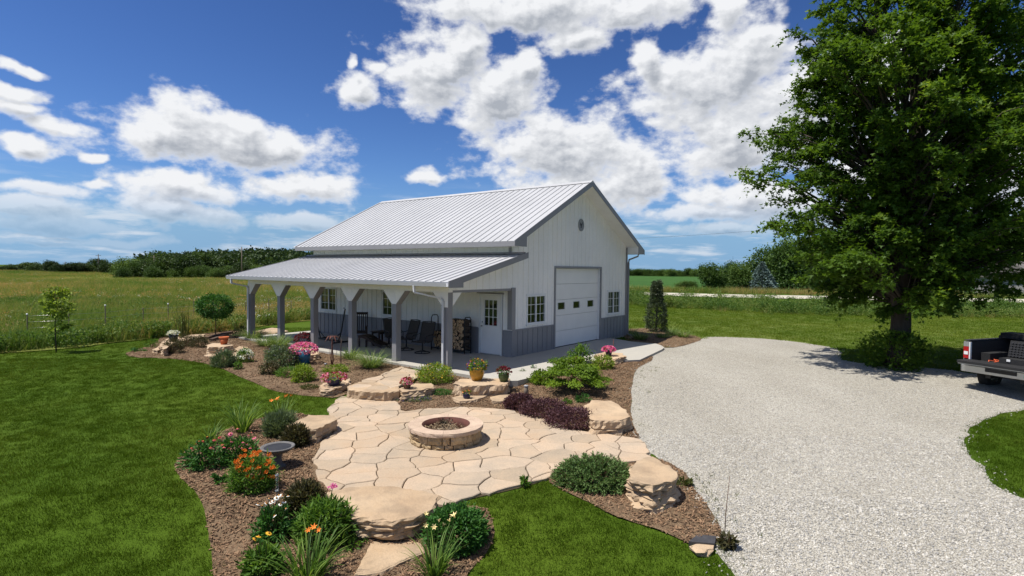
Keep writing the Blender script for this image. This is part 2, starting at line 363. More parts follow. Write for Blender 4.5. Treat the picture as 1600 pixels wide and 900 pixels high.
# ---------------------------------------------------------------- foliage
def unit(v): return v/np.maximum(np.linalg.norm(v, axis=-1, keepdims=True), 1e-9)
def leaves(P, Dr, ln, wd, fold=.25, tint=None, rng=RNG, lobed=False, up=.6):
    """leaf blades: base points P, directions Dr, lengths ln, widths wd -> V,F(tri),tint"""
    n = len(P); ln = np.broadcast_to(ln, n)[:, None]; wd = np.broadcast_to(wd, n)[:, None]
    Dr = unit(Dr); ref = unit(rng.normal(size=(n, 3))+np.array([0, 0, up*2.])); side = unit(np.cross(Dr, ref)); nr = np.cross(side, Dr)
    if lobed:
        a = P; b = P+Dr*ln*.30+side*wd*.62+nr*wd*fold; c = P+Dr*ln*.42+side*wd*.2; d = P+Dr*ln; e = P+Dr*ln*.42-side*wd*.2; f = P+Dr*ln*.30-side*wd*.62+nr*wd*fold
        V = np.stack([a, b, c, d, e, f], 1).reshape(-1, 3); k = 6; T = [(0, 1, 2), (0, 2, 4), (2, 3, 4), (0, 4, 5)]
    else:
        a = P; b = P+Dr*ln*.45+side*wd*.5+nr*wd*fold; d = P+Dr*ln; f = P+Dr*ln*.45-side*wd*.5+nr*wd*fold
        V = np.stack([a, b, d, f], 1).reshape(-1, 3); k = 4; T = [(0, 1, 2), (0, 2, 3)]
    F = (np.arange(n)[:, None, None]*k+np.array(T)[None]).reshape(-1, 3)
    t = rng.random(n) if tint is None else np.broadcast_to(tint, n)
    return V, F, np.repeat(t, k)
def blades(P, Dr, ln, wd, droop=.5, seg=3, tint=None, rng=RNG, tipw=.08):
    """long grass-like blades bending over"""
    n = len(P); ln = np.broadcast_to(ln, n)[:, None]; wd = np.broadcast_to(wd, n)[:, None]; Dr = unit(Dr)
    hz = Dr*np.array([1, 1, 0]); hz = unit(hz+rng.normal(size=(n, 3))*np.array([.25, .25, 0])); side = np.cross(hz, np.array([0, 0, 1.]))
    dr = np.broadcast_to(droop, n)[:, None]
    rows = []; p = P.copy(); d = Dr.copy()
    for i in range(seg+1):
        t = i/seg; w = wd*(.75+.5*t if t < .35 else (1-t)*1.35+tipw)
        rows.append(np.stack([p-side*w*.5, p+side*w*.5], 1))
        p = p+d*ln/seg; d = unit(d+hz*dr*.55*(1+t)/seg*3*.5-np.array([0, 0, 1.])*dr*(.35+t)/seg*1.6)
    V = np.concatenate(rows, 1).reshape(-1, 3); k = 2*(seg+1)
    T = [(2*i, 2*i+1, 2*i+3, 2*i+2) for i in range(seg)]
    F = (np.arange(n)[:, None, None]*k+np.array(T)[None]).reshape(-1, 4)
    t = rng.random(n) if tint is None else np.broadcast_to(tint, n)
    return V, F, np.repeat(t, k)
def joinVF(parts):
    Vs, Fs, Ts = [], [], []; b = 0
    for V, F, t in parts: Vs.append(V); Fs.append(F+b); Ts.append(t); b += len(V)
    return np.concatenate(Vs), np.concatenate(Fs), np.concatenate(Ts)
def clump_points(rx, ry, rz, nclump, per, cs, rng, low=-.25, cz=0., inner=.55):
    """points gathered in clumps on and inside an ellipsoid: P, outward direction, clump shade"""
    d = unit(rng.normal(size=(nclump*3, 3))); d = d[d[:, 2] > low][:nclump]
    rr = inner+(1-inner)*rng.random(len(d))**.5
    c = d*rr[:, None]
    P = np.repeat(c, per, 0)+rng.normal(size=(len(c)*per, 3))*cs
    o = unit(np.repeat(d, per, 0)+rng.normal(size=(len(P), 3))*.75)
    sh = np.repeat(rng.random(len(c)), per)
    P = P*np.array([rx, ry, rz])+np.array([0, 0, cz])
    return P, o, sh
def scatter(name, pts, protos, mat_unused, smin, smax, label, cat, tilt=.0, rng=RNG, kind='stuff', scz=None):
    """stuff nobody could count: small pieces scattered on points by geometry nodes"""
    n = len(pts); me = D.meshes.new(name); me.vertices.add(n); me.vertices.foreach_set('co', np.asarray(pts, np.float32).ravel())
    rot = np.stack([rng.normal(size=n)*tilt, rng.normal(size=n)*tilt, rng.random(n)*6.283], 1).astype(np.float32)
    a = me.attributes.new('rot', 'FLOAT_VECTOR', 'POINT'); a.data.foreach_set('vector', rot.ravel())
    sc = (smin+(smax-smin)*rng.random(n)).astype(np.float32)
    if scz is not None: sc = sc*np.asarray(scz, np.float32)
    a = me.attributes.new('scl', 'FLOAT', 'POINT'); a.data.foreach_set('value', sc); me.update()
    o = ob(name, me); tag(o, label, cat, kind=kind)
    c = D.collections.new(name+'_protos')
    for k, pm in enumerate(protos): c.objects.link(D.objects.new(name+'_piece', pm))
    g = D.node_groups.new(name, 'GeometryNodeTree')
    g.interface.new_socket('Geometry', in_out='INPUT', socket_type='NodeSocketGeometry'); g.interface.new_socket('Geometry', in_out='OUTPUT', socket_type='NodeSocketGeometry')
    gi = g.nodes.new('NodeGroupInput'); go = g.nodes.new('NodeGroupOutput'); ci = g.nodes.new('GeometryNodeCollectionInfo'); ci.inputs['Collection'].default_value = c
    ci.inputs['Separate Children'].default_value = True; ci.inputs['Reset Children'].default_value = True
    ip = g.nodes.new('GeometryNodeInstanceOnPoints'); ip.inputs['Pick Instance'].default_value = True
    ri = g.nodes.new('FunctionNodeRandomValue'); ri.data_type = 'INT'; ri.inputs[5].default_value = len(protos)-1; ri.inputs[4].default_value = 0
    na = g.nodes.new('GeometryNodeInputNamedAttribute'); na.data_type = 'FLOAT_VECTOR'; na.inputs[0].default_value = 'rot'
    nb = g.nodes.new('GeometryNodeInputNamedAttribute'); nb.data_type = 'FLOAT'; nb.inputs[0].default_value = 'scl'
    er = g.nodes.new('FunctionNodeEulerToRotation')
    lk = g.links.new
    lk(gi.outputs[0], ip.inputs['Points']); lk(ci.outputs[0], ip.inputs['Instance']); lk(ri.outputs[2], ip.inputs['Instance Index'])
    lk(na.outputs[0], er.inputs[0]); lk(er.outputs[0], ip.inputs['Rotation']); lk(nb.outputs[0], ip.inputs['Scale']); lk(ip.outputs[0], go.inputs[0])
    md = o.modifiers.new('scatter', 'NODES'); md.node_group = g
    return o
# ================================================================ materials of the place
def gravelmat(name, base, dark, sc):
    m, nt, o = _nodes(name); b = nt.nodes.new('ShaderNodeBsdfPrincipled'); b.inputs['Roughness'].default_value = .9; b.inputs['Specular IOR Level'].default_value = .2
    pos = nt.nodes.new('ShaderNodeNewGeometry').outputs['Position']
    v = nt.nodes.new('ShaderNodeTexVoronoi'); v.inputs['Scale'].default_value = sc; lnk(nt, pos, v.inputs['Vector'])
    sep = nt.nodes.new('ShaderNodeSeparateColor'); lnk(nt, v.outputs['Color'], sep.inputs[0])
    c = ramp(nt, sep.outputs[0], [(0, dark), (.25, tuple(x*.72 for x in base)), (1, tuple(min(1, x*1.12) for x in base))])
    c = mixc(nt, 1., c, ramp(nt, tnoise(nt, pos, .55, 7, .62, (1.0, .45, 1.)), [(.3, (.86, .85, .82)), (.7, (1.06, 1.06, 1.05))]), 'MULTIPLY')
    c = mixc(nt, 1., c, ramp(nt, v.outputs['Distance'], [(.35, (1, 1, 1)), (.8, (.72, .70, .67))]), 'MULTIPLY')
    lnk(nt, c, b.inputs['Base Color'])
    bn = nt.nodes.new('ShaderNodeBump'); bn.inputs['Strength'].default_value = .8; bn.inputs['Distance'].default_value = .02; bn.invert = True
    lnk(nt, v.outputs['Distance'], bn.inputs['Height']); lnk(nt, bn.outputs[0], b.inputs['Normal']); lnk(nt, b.outputs[0], o.inputs[0]); return m
M = {}
M['lawn'] = mat('lawn_soil_green', (.044, .084, .005), (.064, .102, .008), .25, .95, .6, 60, fine=(90, .45), spec=.1)
M['field'] = mat('prairie_ground', (.13, .18, .035), (.25, .22, .06), .12, .95, .5, 12, fine=(8, .4), spec=.1)
M['crop'] = mat('crop_green', (.032, .085, .015), (.042, .105, .02), .05, .95, .3, 3, spec=.1, fine=(1.5, .25))
M['mulch'] = mat('bark_mulch', (.12, .080, .048), (.19, .13, .080), 3., .95, 1., 60, fine=(55, .5), spec=.1)
M['gravel'] = gravelmat('crushed_limestone', (.49, .463, .405), (.22, .208, .185), 55)
M['roadgravel'] = mat('gravel_road', (.40, .37, .29), (.48, .44, .36), .6, .95, .3, 30, spec=.2)
M['stone'] = mat('limestone', (.49, .365, .24), (.40, .285, .18), 1.1, .85, .7, 18, objvar=.07, stain=.28, stsc=2., fine=(45, .06), spec=.25)
M['flag'] = mat('limestone_flag', (.475, .375, .27), (.415, .31, .215), 1.3, .85, .4, 24, objvar=.12, stain=.26, stsc=1.3, fine=(40, .09), spec=.25)
M['concrete'] = mat('concrete', (.43, .405, .355), (.38, .36, .315), .9, .9, .15, 40, stain=.15, fine=(60, .06), spec=.2)
M['joint'] = mat('joint_soil', (.075, .055, .035), (.05, .042, .025), 8, .95, .5, 60, spec=.1)
M['chipA'] = mat('bark_chip', (.19, .112, .064), (.32, .205, .122), 30, .9, objvar=.0, spec=.15)
M['chipB'] = mat('bark_chip_dark', (.085, .052, .033), (.14, .09, .055), 30, .9, spec=.15)
M['pebble'] = mat('gravel_pebble', (.56, .53, .47), (.39, .37, .33), 9, .85, spec=.25, lo=.4, hi=.6)
M['pebble2'] = mat('gravel_pebble_grey', (.38, .37, .35), (.25, .24, .22), 9, .85, spec=.25)
# ================================================================ the ground
def axis(lo, hi, step, far, ratio=1.35):
    a = list(np.arange(lo, hi+1e-6, step)); s = step; x = hi
    while x < far: s *= ratio; x += s; a.append(x)
    s = step; x = lo; pre = []
    while x > -far: s *= ratio; x -= s; pre.append(x)
    return np.array(pre[::-1]+a)
xs = axis(-20, 20, .25, 4000); ys = axis(3, 30, .25, 4000)
GX, GY = np.meshgrid(xs, ys, indexing='ij'); Vg = np.stack([GX, GY, hgt(GX, GY)], -1).reshape(-1, 3)
ii, jj = np.meshgrid(np.arange(len(xs)-1), np.arange(len(ys)-1), indexing='ij'); ii = ii.ravel(); jj = jj.ravel(); ny = len(ys)
Fg = np.stack([ii*ny+jj, (ii+1)*ny+jj, (ii+1)*ny+jj+1, ii*ny+jj+1], 1)
tag(ob('ground', raw('ground', Vg, Fg, M['lawn'], smooth=True)), kind='structure')
P_BED_L = smooth_poly(pxpoly([(196,553),(205,559),(240,559.5),(270,561),(295,564),(330,570),(345,576),(365,586),(400,600),(430,612),(460,617),(490,620),(512,621),(522,623),(545,617),(560,600),(640,578),(655,572),(560,550),(470,535),(420,524),(395,516),(370,511),(345,517),(300,520),(262,521),(250,529),(240,537),(225,543),(205,549)]), 1, .06)
P_BED_C = smooth_poly(pxpoly([(612,622),(622,602),(640,592),(658,578),(690,580),(775,594),(840,586),(900,570),(940,558),(980,559),(1005,556),(1022,556),(1018,566),(1000,572),(988,590),(985,620),(988,650),(993,672),(1004,690),(930,685),(900,680),(870,669),(840,658),(800,650),(700,645),(640,648),(622,642),(612,632)]), 1, .05)
P_BED_F = smooth_poly(pxpoly([(272,722),(300,700),(345,674),(400,656),(452,645),(520,655),(540,670),(540,760),(690,800),(755,790),(772,825),(768,860),(740,885),(700,940),(660,1000),(336,1000),(333,900),(330,870),(322,812),(308,772),(280,748)]), 1, .04)
P_BED_R = smooth_poly(pxpoly([(853,752),(880,735),(905,715),(1000,712),(1062,728),(1098,783),(1128,826),(1126,858),(1085,856),(1047,836),(1012,822),(950,806),(919,785),(879,768)]), 1, .05)
P_BED_G = smooth_poly(pxpoly([(972,528),(990,536),(1025,540),(1046,545),(1075,539),(1100,530),(1085,524),(1045,516),(1020,513),(975,514)]), 1, .08)
P_DRIVE = smooth_poly(pxpoly([(985,600),(985,580),(1000,562),(1025,553),(1038,542),(1060,540),(1098,528),(1115,526.5),(1160,527.5),(1230,532),(1300,543),(1316,549),(1308,560),(1330,567),(1400,571),(1480,578),(1520,584),(1600,591),(1800,603),(2100,612),(2100,640),(1800,628),(1600,637),(1560,648),(1520,668),(1505,687),(1512,712),(1540,747),(1580,775),(1640,800),(1750,860),(1800,1000),(1500,1100),(1185,1100),(1150,900),(1138,872),(1126,850),(1118,828),(1090,783),(1056,745),(1030,715),(1000,705),(988,684),(986,660),(984,620)]), 2, .16)
P_PATIO = pxpoly([(540,615),(527,624),(519,632),(514,645),(524,656),(530,664),(505,690),(490,712),(487,735),(499,752),(520,768),(560,785),(640,790),(690,788),(740,776),(790,766),(850,750),(880,736),(905,722),(960,722),(985,723),(1020,716),(1013,701),(1004,690),(998,684),(930,678),(900,673),(870,661),(840,650),(800,642),(760,638),(700,637),(650,641),(630,643),(621,633),(617,618),(600,617)], z=-.27)
LAWN_HOLES = [P_BED_L, P_BED_C, P_BED_F, P_BED_R, P_BED_G, P_DRIVE, P_PATIO]
sheet('mulch_bed', P_BED_L, M['mulch'], .016, rough=.018); sheet('mulch_bed', P_BED_C, M['mulch'], .016, rough=.018)
sheet('mulch_bed', P_BED_F, M['mulch'], .016, rough=.018); sheet('mulch_bed', P_BED_R, M['mulch'], .020, rough=.018); sheet('mulch_bed', P_BED_G, M['mulch'], .016, rough=.018)
sheet('gravel_driveway', P_DRIVE, M['gravel'], .007)
# far surfaces
def flat(name, poly, mt, z):
    mb = MB(); n = len(poly); mb.add([(p[0], p[1], z) for p in poly], [tuple(range(n))]); o = mb.build(name, mt); o['kind'] = 'structure'; return o
P_FIELD = [(-60,-10),(-40,6),(-26,14),(-17.5,18.9),(-16.2,20),(-15.5,22.4),(-14.8,23.8),(-13.7,25.3),(-12.9,27.9),(-12,31),(-6,40),(2,52),(8,60),(4,84),(-20,112),(-45,150),(-60,220),(-160,260),(-420,300),(-900,300),(-900,-10)]
flat('prairie_field', smooth_poly(P_FIELD, 1, .3), M['field'], -.05)
road = [(-76, 128), (-66, 121), (-30, 101), (4, 79), (17, 73), (26, 68.5), (39, 66), (60, 63), (120, 58), (400, 40)]
rl, rr_ = [], []
for i, p in enumerate(road):
    a = np.array(road[max(i-1, 0)]); b = np.array(road[min(i+1, len(road)-1)]); d = (b-a)/np.hypot(*(b-a)); nn = np.array([-d[1], d[0]])
    rl.append(tuple(np.array(p)+nn*4.6)); rr_.append(tuple(np.array(p)-nn*4.6))
flat('gravel_road', rl+rr_[::-1], M['roadgravel'], .0)
flat('crop_field', [(10, 96), (30, 94), (60, 86), (150, 80), (600, 60), (1500, 400), (600, 420), (80, 330), (30, 330), (-30, 330), (-70, 200), (-60, 135), (-20, 112)], M['crop'], -.03)
M['lawn2'] = mat('back_lawn_green', (.085, .125, .020), (.115, .14, .03), .3, .95, .6, 40, fine=(30, .3), spec=.1)
sheet('back_lawn', smooth_poly([(6.4, 23.5), (8.5, 22.6), (12, 22.2), (16, 21.5), (20, 19.5), (60, 18), (60, 39), (30, 40.5), (18, 44), (12, 54), (4, 60), (2, 46), (6.2, 28)], 1, .1), M['lawn2'], .004, cell=1.)
# ---------------------------------------------------------------- concrete slab and apron
slab = [B(11.95, -3.3), B(4.6, -3.3), B(2.2, -3.3), B(-.2, -3.3), B(-2.3, -3.3), B(-2.55, -3.05), B(-2.55, -.2), B(-2.6, 1.7), G(978, 563, z=0), G(1000, 562, z=0), G(1034, 546, z=0), G(1038, 543, z=0), G(1034, 540, z=0), G(1026, 537, z=0), G(986, 533.5, z=0), B(-.02, 7.2), B(-.02, 8.6), B(.5, 8.6), B(11.9, 8.6)]
mb = MB(); mb.prism([tuple(p[:2]) for p in slab], -.28, 0); tag(mb.build('concrete_slab', M['concrete']), kind='structure')
# ---------------------------------------------------------------- patio flagstones
flag_base = MB(); pp = smooth_poly(P_PATIO, 1); flag_base.prism(pp, -.36, -.288); patio = flag_base.build('patio', M['joint']); patio['kind'] = 'structure'
def warp(p, amp=.085, fr=2.0, seed=0.):
    v = noise.noise_vector(Vector((p[0]*fr, p[1]*fr, seed))); w = noise.noise_vector(Vector((p[0]*fr*3.3, p[1]*fr*3.3, seed+9)))
    return (p[0]+v.x*amp*1.6+w.x*amp*.5, p[1]+v.y*amp*1.6+w.y*amp*.5)
def paving(parent, poly, ztop, sx, sy, ang, seed, thick=.05, name='flagstone', m=None, gap=.0085, jit=.30):
    rng = random.Random(seed); c, s = math.cos(ang), math.sin(ang); P = np.array(poly); ctr = P.mean(0)
    seeds = []
    for j in range(-14, 15):
        for i in range(-12, 13):
            x = (i+.5*(j % 2)+rng.uniform(-jit, jit))*sx; y = (j+rng.uniform(-jit, jit)*.8)*sy
            seeds.append((ctr[0]+c*x-s*y, ctr[1]+s*x+c*y))
    lo = P.min(0)-1; hi = P.max(0)+1; seeds = [q for q in seeds if lo[0] < q[0] < hi[0] and lo[1] < q[1] < hi[1]]
    for q in seeds:
        cell = list(poly)
        for r in seeds:
            dx, dy = r[0]-q[0], r[1]-q[1]; d2 = dx*dx+dy*dy
            if d2 == 0 or d2 > 9: continue
            cell = clip_half(cell, dx, dy, (r[0]**2+r[1]**2-q[0]**2-q[1]**2)/2)
            if len(cell) < 3: break
        if len(cell) < 3: continue
        pts = []
        for i in range(len(cell)):
            a, b = cell[i], cell[(i+1) % len(cell)]; L_ = math.hypot(b[0]-a[0], b[1]-a[1])
            if L_ < .02: continue
            k = max(1, int(L_/.11))
            for t in range(k): pts.append((a[0]+(b[0]-a[0])*t/k, a[1]+(b[1]-a[1])*t/k))
        if len(pts) < 4: continue
        pts = [warp(p) for p in pts]; n = len(pts)
        ar = sum(pts[i][0]*pts[(i+1) % n][1]-pts[(i+1) % n][0]*pts[i][1] for i in range(n))/2
        if ar < 0: pts = pts[::-1]
        if abs(ar) < .025: continue
        def off(d):
            o = []
            for i in range(n):
                a, b, e = pts[i-1], pts[i], pts[(i+1) % n]; tx, ty = e[0]-a[0], e[1]-a[1]; l = math.hypot(tx, ty) or 1
                o.append((b[0]-ty/l*d, b[1]+tx/l*d))
            return o
        z = ztop+rng.uniform(-.006, .004); tx, ty = rng.uniform(-.006, .006), rng.uniform(-.006, .006)
        cx, cy = sum(p[0] for p in pts)/n, sum(p[1] for p in pts)/n
        zz = lambda p, d: z+d+(p[0]-cx)*tx+(p[1]-cy)*ty
        r0, r1 = off(gap+.012), off(gap); V = [(p[0]-cx, p[1]-cy, zz(p, 0)-ztop) for p in r0]+[(p[0]-cx, p[1]-cy, zz(p, -.009)-ztop) for p in r1]+[(p[0]-cx, p[1]-cy, -thick) for p in r1]
        F = [tuple(range(n))]+[(n+i, n+(i+1) % n, (i+1) % n, i) for i in range(n)]+[(2*n+i, 2*n+(i+1) % n, n+(i+1) % n, n+i) for i in range(n)]
        MB().add(V, F).build(name, m or M['flag'], parent, (cx, cy, ztop))
paving(patio, smooth_poly(P_PATIO, 1), -.25, .60, .44, .34, 5, jit=.46)
# landing between porch and patio
P_LAND = pxpoly([(542,606),(575,591),(627,572),(660,580),(651,590),(622,604),(600,609)], z=-.03)
mb = MB(); mb.prism(P_LAND, -.35, -.065); land = mb.build('stone_landing', M['joint']); land['kind'] = 'structure'
paving(land, P_LAND, -.03, .8, .55, .5, 11, gap=.014)
# ---------------------------------------------------------------- boulders
def boulder(outline, height, label, cat='boulder', z=None, seed=1, layers=2, rough=.06, name='limestone_boulder', group=None, m=None, flare=.03, fine=.06, tilt=0., sink=.05):
    """quarried limestone block: flat top traced from its outline, split ledges down its sides"""
    cx, cy = np.mean([p[0] for p in outline]), np.mean([p[1] for p in outline])
    g = G(cx, cy); 
    for _ in range(6): g = G(cx, cy, height); 
    gz = float(hgt(g[0], g[1])); top = gz+height if z is None else z
    P = [G(x, y, z=top)[:2] for x, y in outline]; P = [tuple(p) for p in P]
    n = len(P); ar = sum(P[i][0]*P[(i+1) % n][1]-P[(i+1) % n][0]*P[i][1] for i in range(n))
    if ar < 0: P = P[::-1]
    Q = []
    for i in range(len(P)):
        a, b = np.array(P[i]), np.array(P[(i+1) % len(P)]); k = max(1, int(np.hypot(*(b-a))/fine))
        for t in range(k): Q.append(a+(b-a)*t/k)
    Q = np.array(Q); c = Q.mean(0); n = len(Q); Rm = np.hypot(*(Q-c).T).mean(); gz = min(gz, float(hgt(*c))); Ht = top-gz+sink
    rng = random.Random(seed); V = []; rings = 0
    nr = np.roll(Q, -1, 0)-np.roll(Q, 1, 0); nr = np.stack([nr[:, 1], -nr[:, 0]], 1); nr /= np.maximum(np.hypot(*nr.T)[:, None], 1e-6)
    def ring(off, z, am):
        nonlocal rings
        for i in range(n):
            p = Q[i]; nv = noise.noise(Vector((p[0]*3.1, p[1]*3.1, z*6+seed)))*am+noise.noise(Vector((p[0]*10, p[1]*10, z*22+seed*3)))*am*.8+noise.noise(Vector((p[0]*25, p[1]*25, z*50+seed)))*am*.35
            vv = noise.voronoi(Vector((p[0]*5, p[1]*5, z*9+seed)))[0]; nv -= am*.45*max(0, .22-(vv[1]-vv[0]))/.22*(0 if rings == 0 else 1)
            q = p+nr[i]*(off+nv); zz = z+noise.noise(Vector((p[0]*4, p[1]*4, seed+z*3)))*am*.25+tilt*(q[0]-c[0])
            V.append((q[0]-c[0], q[1]-c[1], zz-gz))
        rings += 1
    ring(-.10*min(1, Rm), top+.004, rough*.2); ring(-.008, top, rough*.8); ring(.0, top-.008, rough*1.)
    zs = np.linspace(.1, 1, layers+1)
    for l in range(layers):
        o = rng.uniform(-.012, .012)+flare*zs[l]; z0, z1 = top-Ht*zs[l], top-Ht*zs[l+1]
        ring(o, z0, rough); ring(o+rng.uniform(-.012, .012), .6*z0+.4*z1, rough*1.3); ring(o+rng.uniform(-.012, .010), .25*z0+.75*z1, rough*1.2); ring(o-.012, z1+.006, rough*.8)
    F = [tuple(range(n))]+[(r*n+n+i, r*n+n+(i+1) % n, r*n+(i+1) % n, r*n+i) for r in range(rings-1) for i in range(n)]
    o = MB().add(V, F).build(name, m or M['stone'], None, (c[0], c[1], gz)); tag(o, label, cat, group); o['top'] = float(top); return o
boulder([(541,604),(560,597),(600,597),(622,602),(624,611),(600,613),(560,611),(543,609)], .2, 'long rough-faced limestone step below the porch landing', 'step', z=-.035, seed=3, layers=1, name='stone_step', rough=.05, sink=.03)
boulder([(447,666),(482,648),(525,649),(527,655),(494,671),(470,671)], .28, 'blocky tan limestone boulder at the lawn edge of the patio', seed=4, rough=.045)
boulder([(916,632),(924,625),(956,626),(970,634),(984,650),(970,657),(928,658),(918,644)], .30, 'tan limestone boulder beside the purple barberry shrubs', seed=5, layers=2)
boulder([(981,738),(991,719),(1020,714),(1047,727),(1059,743),(1050,753),(1020,760),(991,750)], .36, 'tan ledge-sided boulder between dwarf spruce and gravel driveway', seed=6, layers=4, rough=.06)
BENCH = boulder([(706,599),(718,592),(795,591),(797,597),(790,601),(720,603)], .27, 'long low limestone bench block carrying flower pots', 'stone bench', seed=7, layers=1, name='stone_bench', rough=.06)
boulder([(706,621),(718,618),(762,618),(742,625),(718,627)], .07, 'thin flat stone under the bench block on the small blue pot side', 'stone slab', seed=8, layers=1, name='stone_slab', rough=.02)
boulder([(765,620),(780,617),(800,616),(802,619),(786,626),(770,626)], .07, 'thin flat stone beside the purple barberry under the bench block', 'stone slab', seed=9, layers=1, name='stone_slab', rough=.02)
ROCK_RED = boulder([(623,607),(645,599),(674,599),(679,605),(657,610),(628,613)], .2, 'small limestone block with a little pot of red flowers', seed=10, layers=3)
ROCK_NAVY = boulder([(500,602),(511,596),(548,591),(541,602),(520,608),(503,608)], .15, 'small limestone block under the navy flower bowl', seed=11, layers=2)
ROCK_BLUE = boulder([(450,547),(460,540),(494,546),(500,553),(482,556),(458,554)], .2, 'reddish rock behind the blue petunia pot', seed=12)
ROCK_TERRA = boulder([(323,540),(331,536),(360,536),(364,540),(352,542),(327,542)], .30, 'limestone ledge block under the terracotta pot', seed=13, layers=3)
boulder([(366,545),(374,541),(388,542),(385,546),(372,548)], .1, 'flat pale stone between terracotta pot and porch grasses', 'stone slab', seed=14, layers=1, name='stone_slab', rough=.03)
boulder([(359,553),(372,549),(378,556),(366,559)], .16, 'pale stone beside the white flowering plant', seed=15, layers=2)
boulder([(318,555),(330,552),(341,553),(336,557)], .06, 'thin pale stone in the mulch below the ledge block', 'stone slab', seed=16, layers=1, name='stone_slab', rough=.02)
ROCK_WHITE = boulder([(250,537),(262,528),(279,526),(280,532),(268,537),(256,545)], .28, 'pale boulder under the black pot of white flowers', seed=17)
boulder([(238,546),(248,541),(254,544),(246,548)], .12, 'small pale stone where the mulch bed meets the lawn', seed=18, layers=2)
boulder([(278,529),(297,523),(320,522),(319,526),(291,530)], .2, 'long flat pale stone behind the dark red shrubs', 'stone slab', seed=19, layers=2, name='stone_slab')
boulder([(401,517),(424,512),(437,513),(450,517),(430,520)], .10, 'broad pale stone beyond the far end of the porch', 'stone slab', seed=20, layers=1, name='stone_slab', rough=.02)
ROCK_PINK = boulder([(930,554),(945,549),(973,552),(978,557),(962,561),(940,559)], .2, 'low reddish rock under the pink flower pot by the apron', seed=21)
boulder([(490,789),(507,769),(545,760),(620,759),(689,772),(676,796),(645,809),(613,814),(560,808)], .3, 'huge flat-topped limestone step with split front at the lawn side of the patio', 'step', z=-.225, seed=22, layers=3, name='stone_step', rough=.05, flare=.02)
boulder([(553,899),(572,866),(580,845),(657,845),(664,862),(623,878),(594,892)], .06, 'lower pale stepping stone scattered with mulch below the huge step', 'step', seed=23, layers=1, name='stone_step', rough=.02)
boulder([(1080,853),(1096,849),(1117,852),(1114,858),(1090,859)], .06, 'small pale stone against the black ground cover plate', seed=24, layers=1)
# ================================================================ the building (local axes: x along the gable, y along the long wall)
M['siding'] = mat('white_steel_siding', (.89, .865, .83), (.86, .835, .80), .7, stain=.06, stsc=.6, rough=.45, bump=.03, bscale=8, spec=.4, fine=(14, .025))
M['wains'] = mat('grey_steel_siding', (.25, .248, .258), (.225, .223, .235), .9, .45, .03, 8, spec=.4, fine=(14, .04))
M['trim'] = mat('grey_steel_trim', (.265, .258, .265), (.24, .233, .24), 1.2, .45, spec=.4)
M['roofm'] = mat('galvalume_roof', (.44, .44, .445), (.40, .40, .405), .6, .5, .02, 6, metal=.0, spec=.5, objvar=.015)
M['soffit'] = mat('grey_soffit', (.30, .305, .31), (.27, .275, .28), 2, .6)
M['white'] = mat('white_vinyl', (.78, .78, .77), (.72, .72, .71), 2, .4)
M['doorw'] = mat('white_door_steel', (.84, .82, .79), (.80, .78, .755), 1.5, .4, .02, 12)
M['glass'] = glassmat('window_glass')
M['black'] = mat('black_metal', (.018, .017, .017), (.028, .026, .025), 8, .5, .1, 60)
M['steel'] = mat('brushed_steel', (.45, .44, .42), (.35, .34, .33), 10, .35, metal=.9)
M['gutter'] = mat('pale_gutter', (.60, .605, .62), (.55, .555, .57), 2, .4)
LN, WD, EO, EH, RO, RH, OB = 11.53, 8.722, .645, 3.898, .605, 6.453, .483
RS = (RH-EH)/(WD/2+EO); PH, PO, PW = 2.604, 3.70, 3.50; PS = (PW-PH)/PO
barn = thing('pole_barn', 'white steel pole barn with grey wainscot, pale metal roof and open porch', 'barn', C0, YAW)
def solid(mb, mapf, a0, a1, z0, z1a, z1b, d0, d1):
    if min(z1a, z1b)-z0 < .004 and max(z1a, z1b)-z0 < .004: return
    q = [(a0, d0, z0), (a1, d0, z0), (a1, d1, z0), (a0, d1, z0), (a0, d0, z1a), (a1, d0, z1b), (a1, d1, z1b), (a0, d1, z1a)]
    mb.add([mapf(*p) for p in q], [(0,3,2,1),(4,5,6,7),(0,1,5,4),(1,2,6,5),(2,3,7,6),(3,0,4,7)])
def siding(parent, mapf, a0, a1, zlo, zhi, opens, mt, name='siding_panel', pitch=.305, d=.014, rib=.016, breaks=()):
    k = 0; edges = list(np.arange(a0, a1-.02, pitch))+[a1]
    for x0, x1 in zip(edges[:-1], edges[1:]):
        bs = sorted({x0, x1}|{o for op in opens for o in op[:2] if x0 < o < x1}|{b for b in breaks if x0 < b < x1})
        full = any(o[0] <= x0+.001 and o[1] >= x1-.001 for o in opens); lo_, hi_ = MB(), MB()
        def col(p, q, dd0, dd1):
            mid = (p+q)/2; cuts = sorted([(o[2], o[3]) for o in opens if o[0] <= mid <= o[1]]); z = zlo
            for c0, c1 in cuts:
                if c0-z > .01: solid(lo_, mapf, p, q, z, c0, c0, dd0, dd1)
                z = max(z, c1)
            if max(zhi(p), zhi(q))-z > .01: solid(hi_ if full else lo_, mapf, p, q, z, max(z, zhi(p)), max(z, zhi(q)), dd0, dd1)
        for p, q in zip(bs[:-1], bs[1:]): col(p, q, 0, d)
        col(x0+.006, x0+.036, d, d+rib)
        for mb in (lo_, hi_):
            if mb.v: mb.build(name, mt, parent)
        k += 1
mg = lambda a, d, z: (a, -d, z)          # gable wall: outwards is -y
ml = lambda a, d, z: (-d, a, z)          # long wall: outwards is -x
roofz = lambda v: EH+RS*(v+EO) if v <= WD/2 else EH+RS*(WD+EO-v)
HW = .90
g_open = [(2.68, 6.20, -.1, 3.04), (.83, 2.0, 1.05, 2.07), (6.88, 8.05, 1.05, 2.07)]
gw = MB().b2((-.0, .012, -.1), (.82, .06, 2.9)).build('gable_wall', M['siding'], barn)
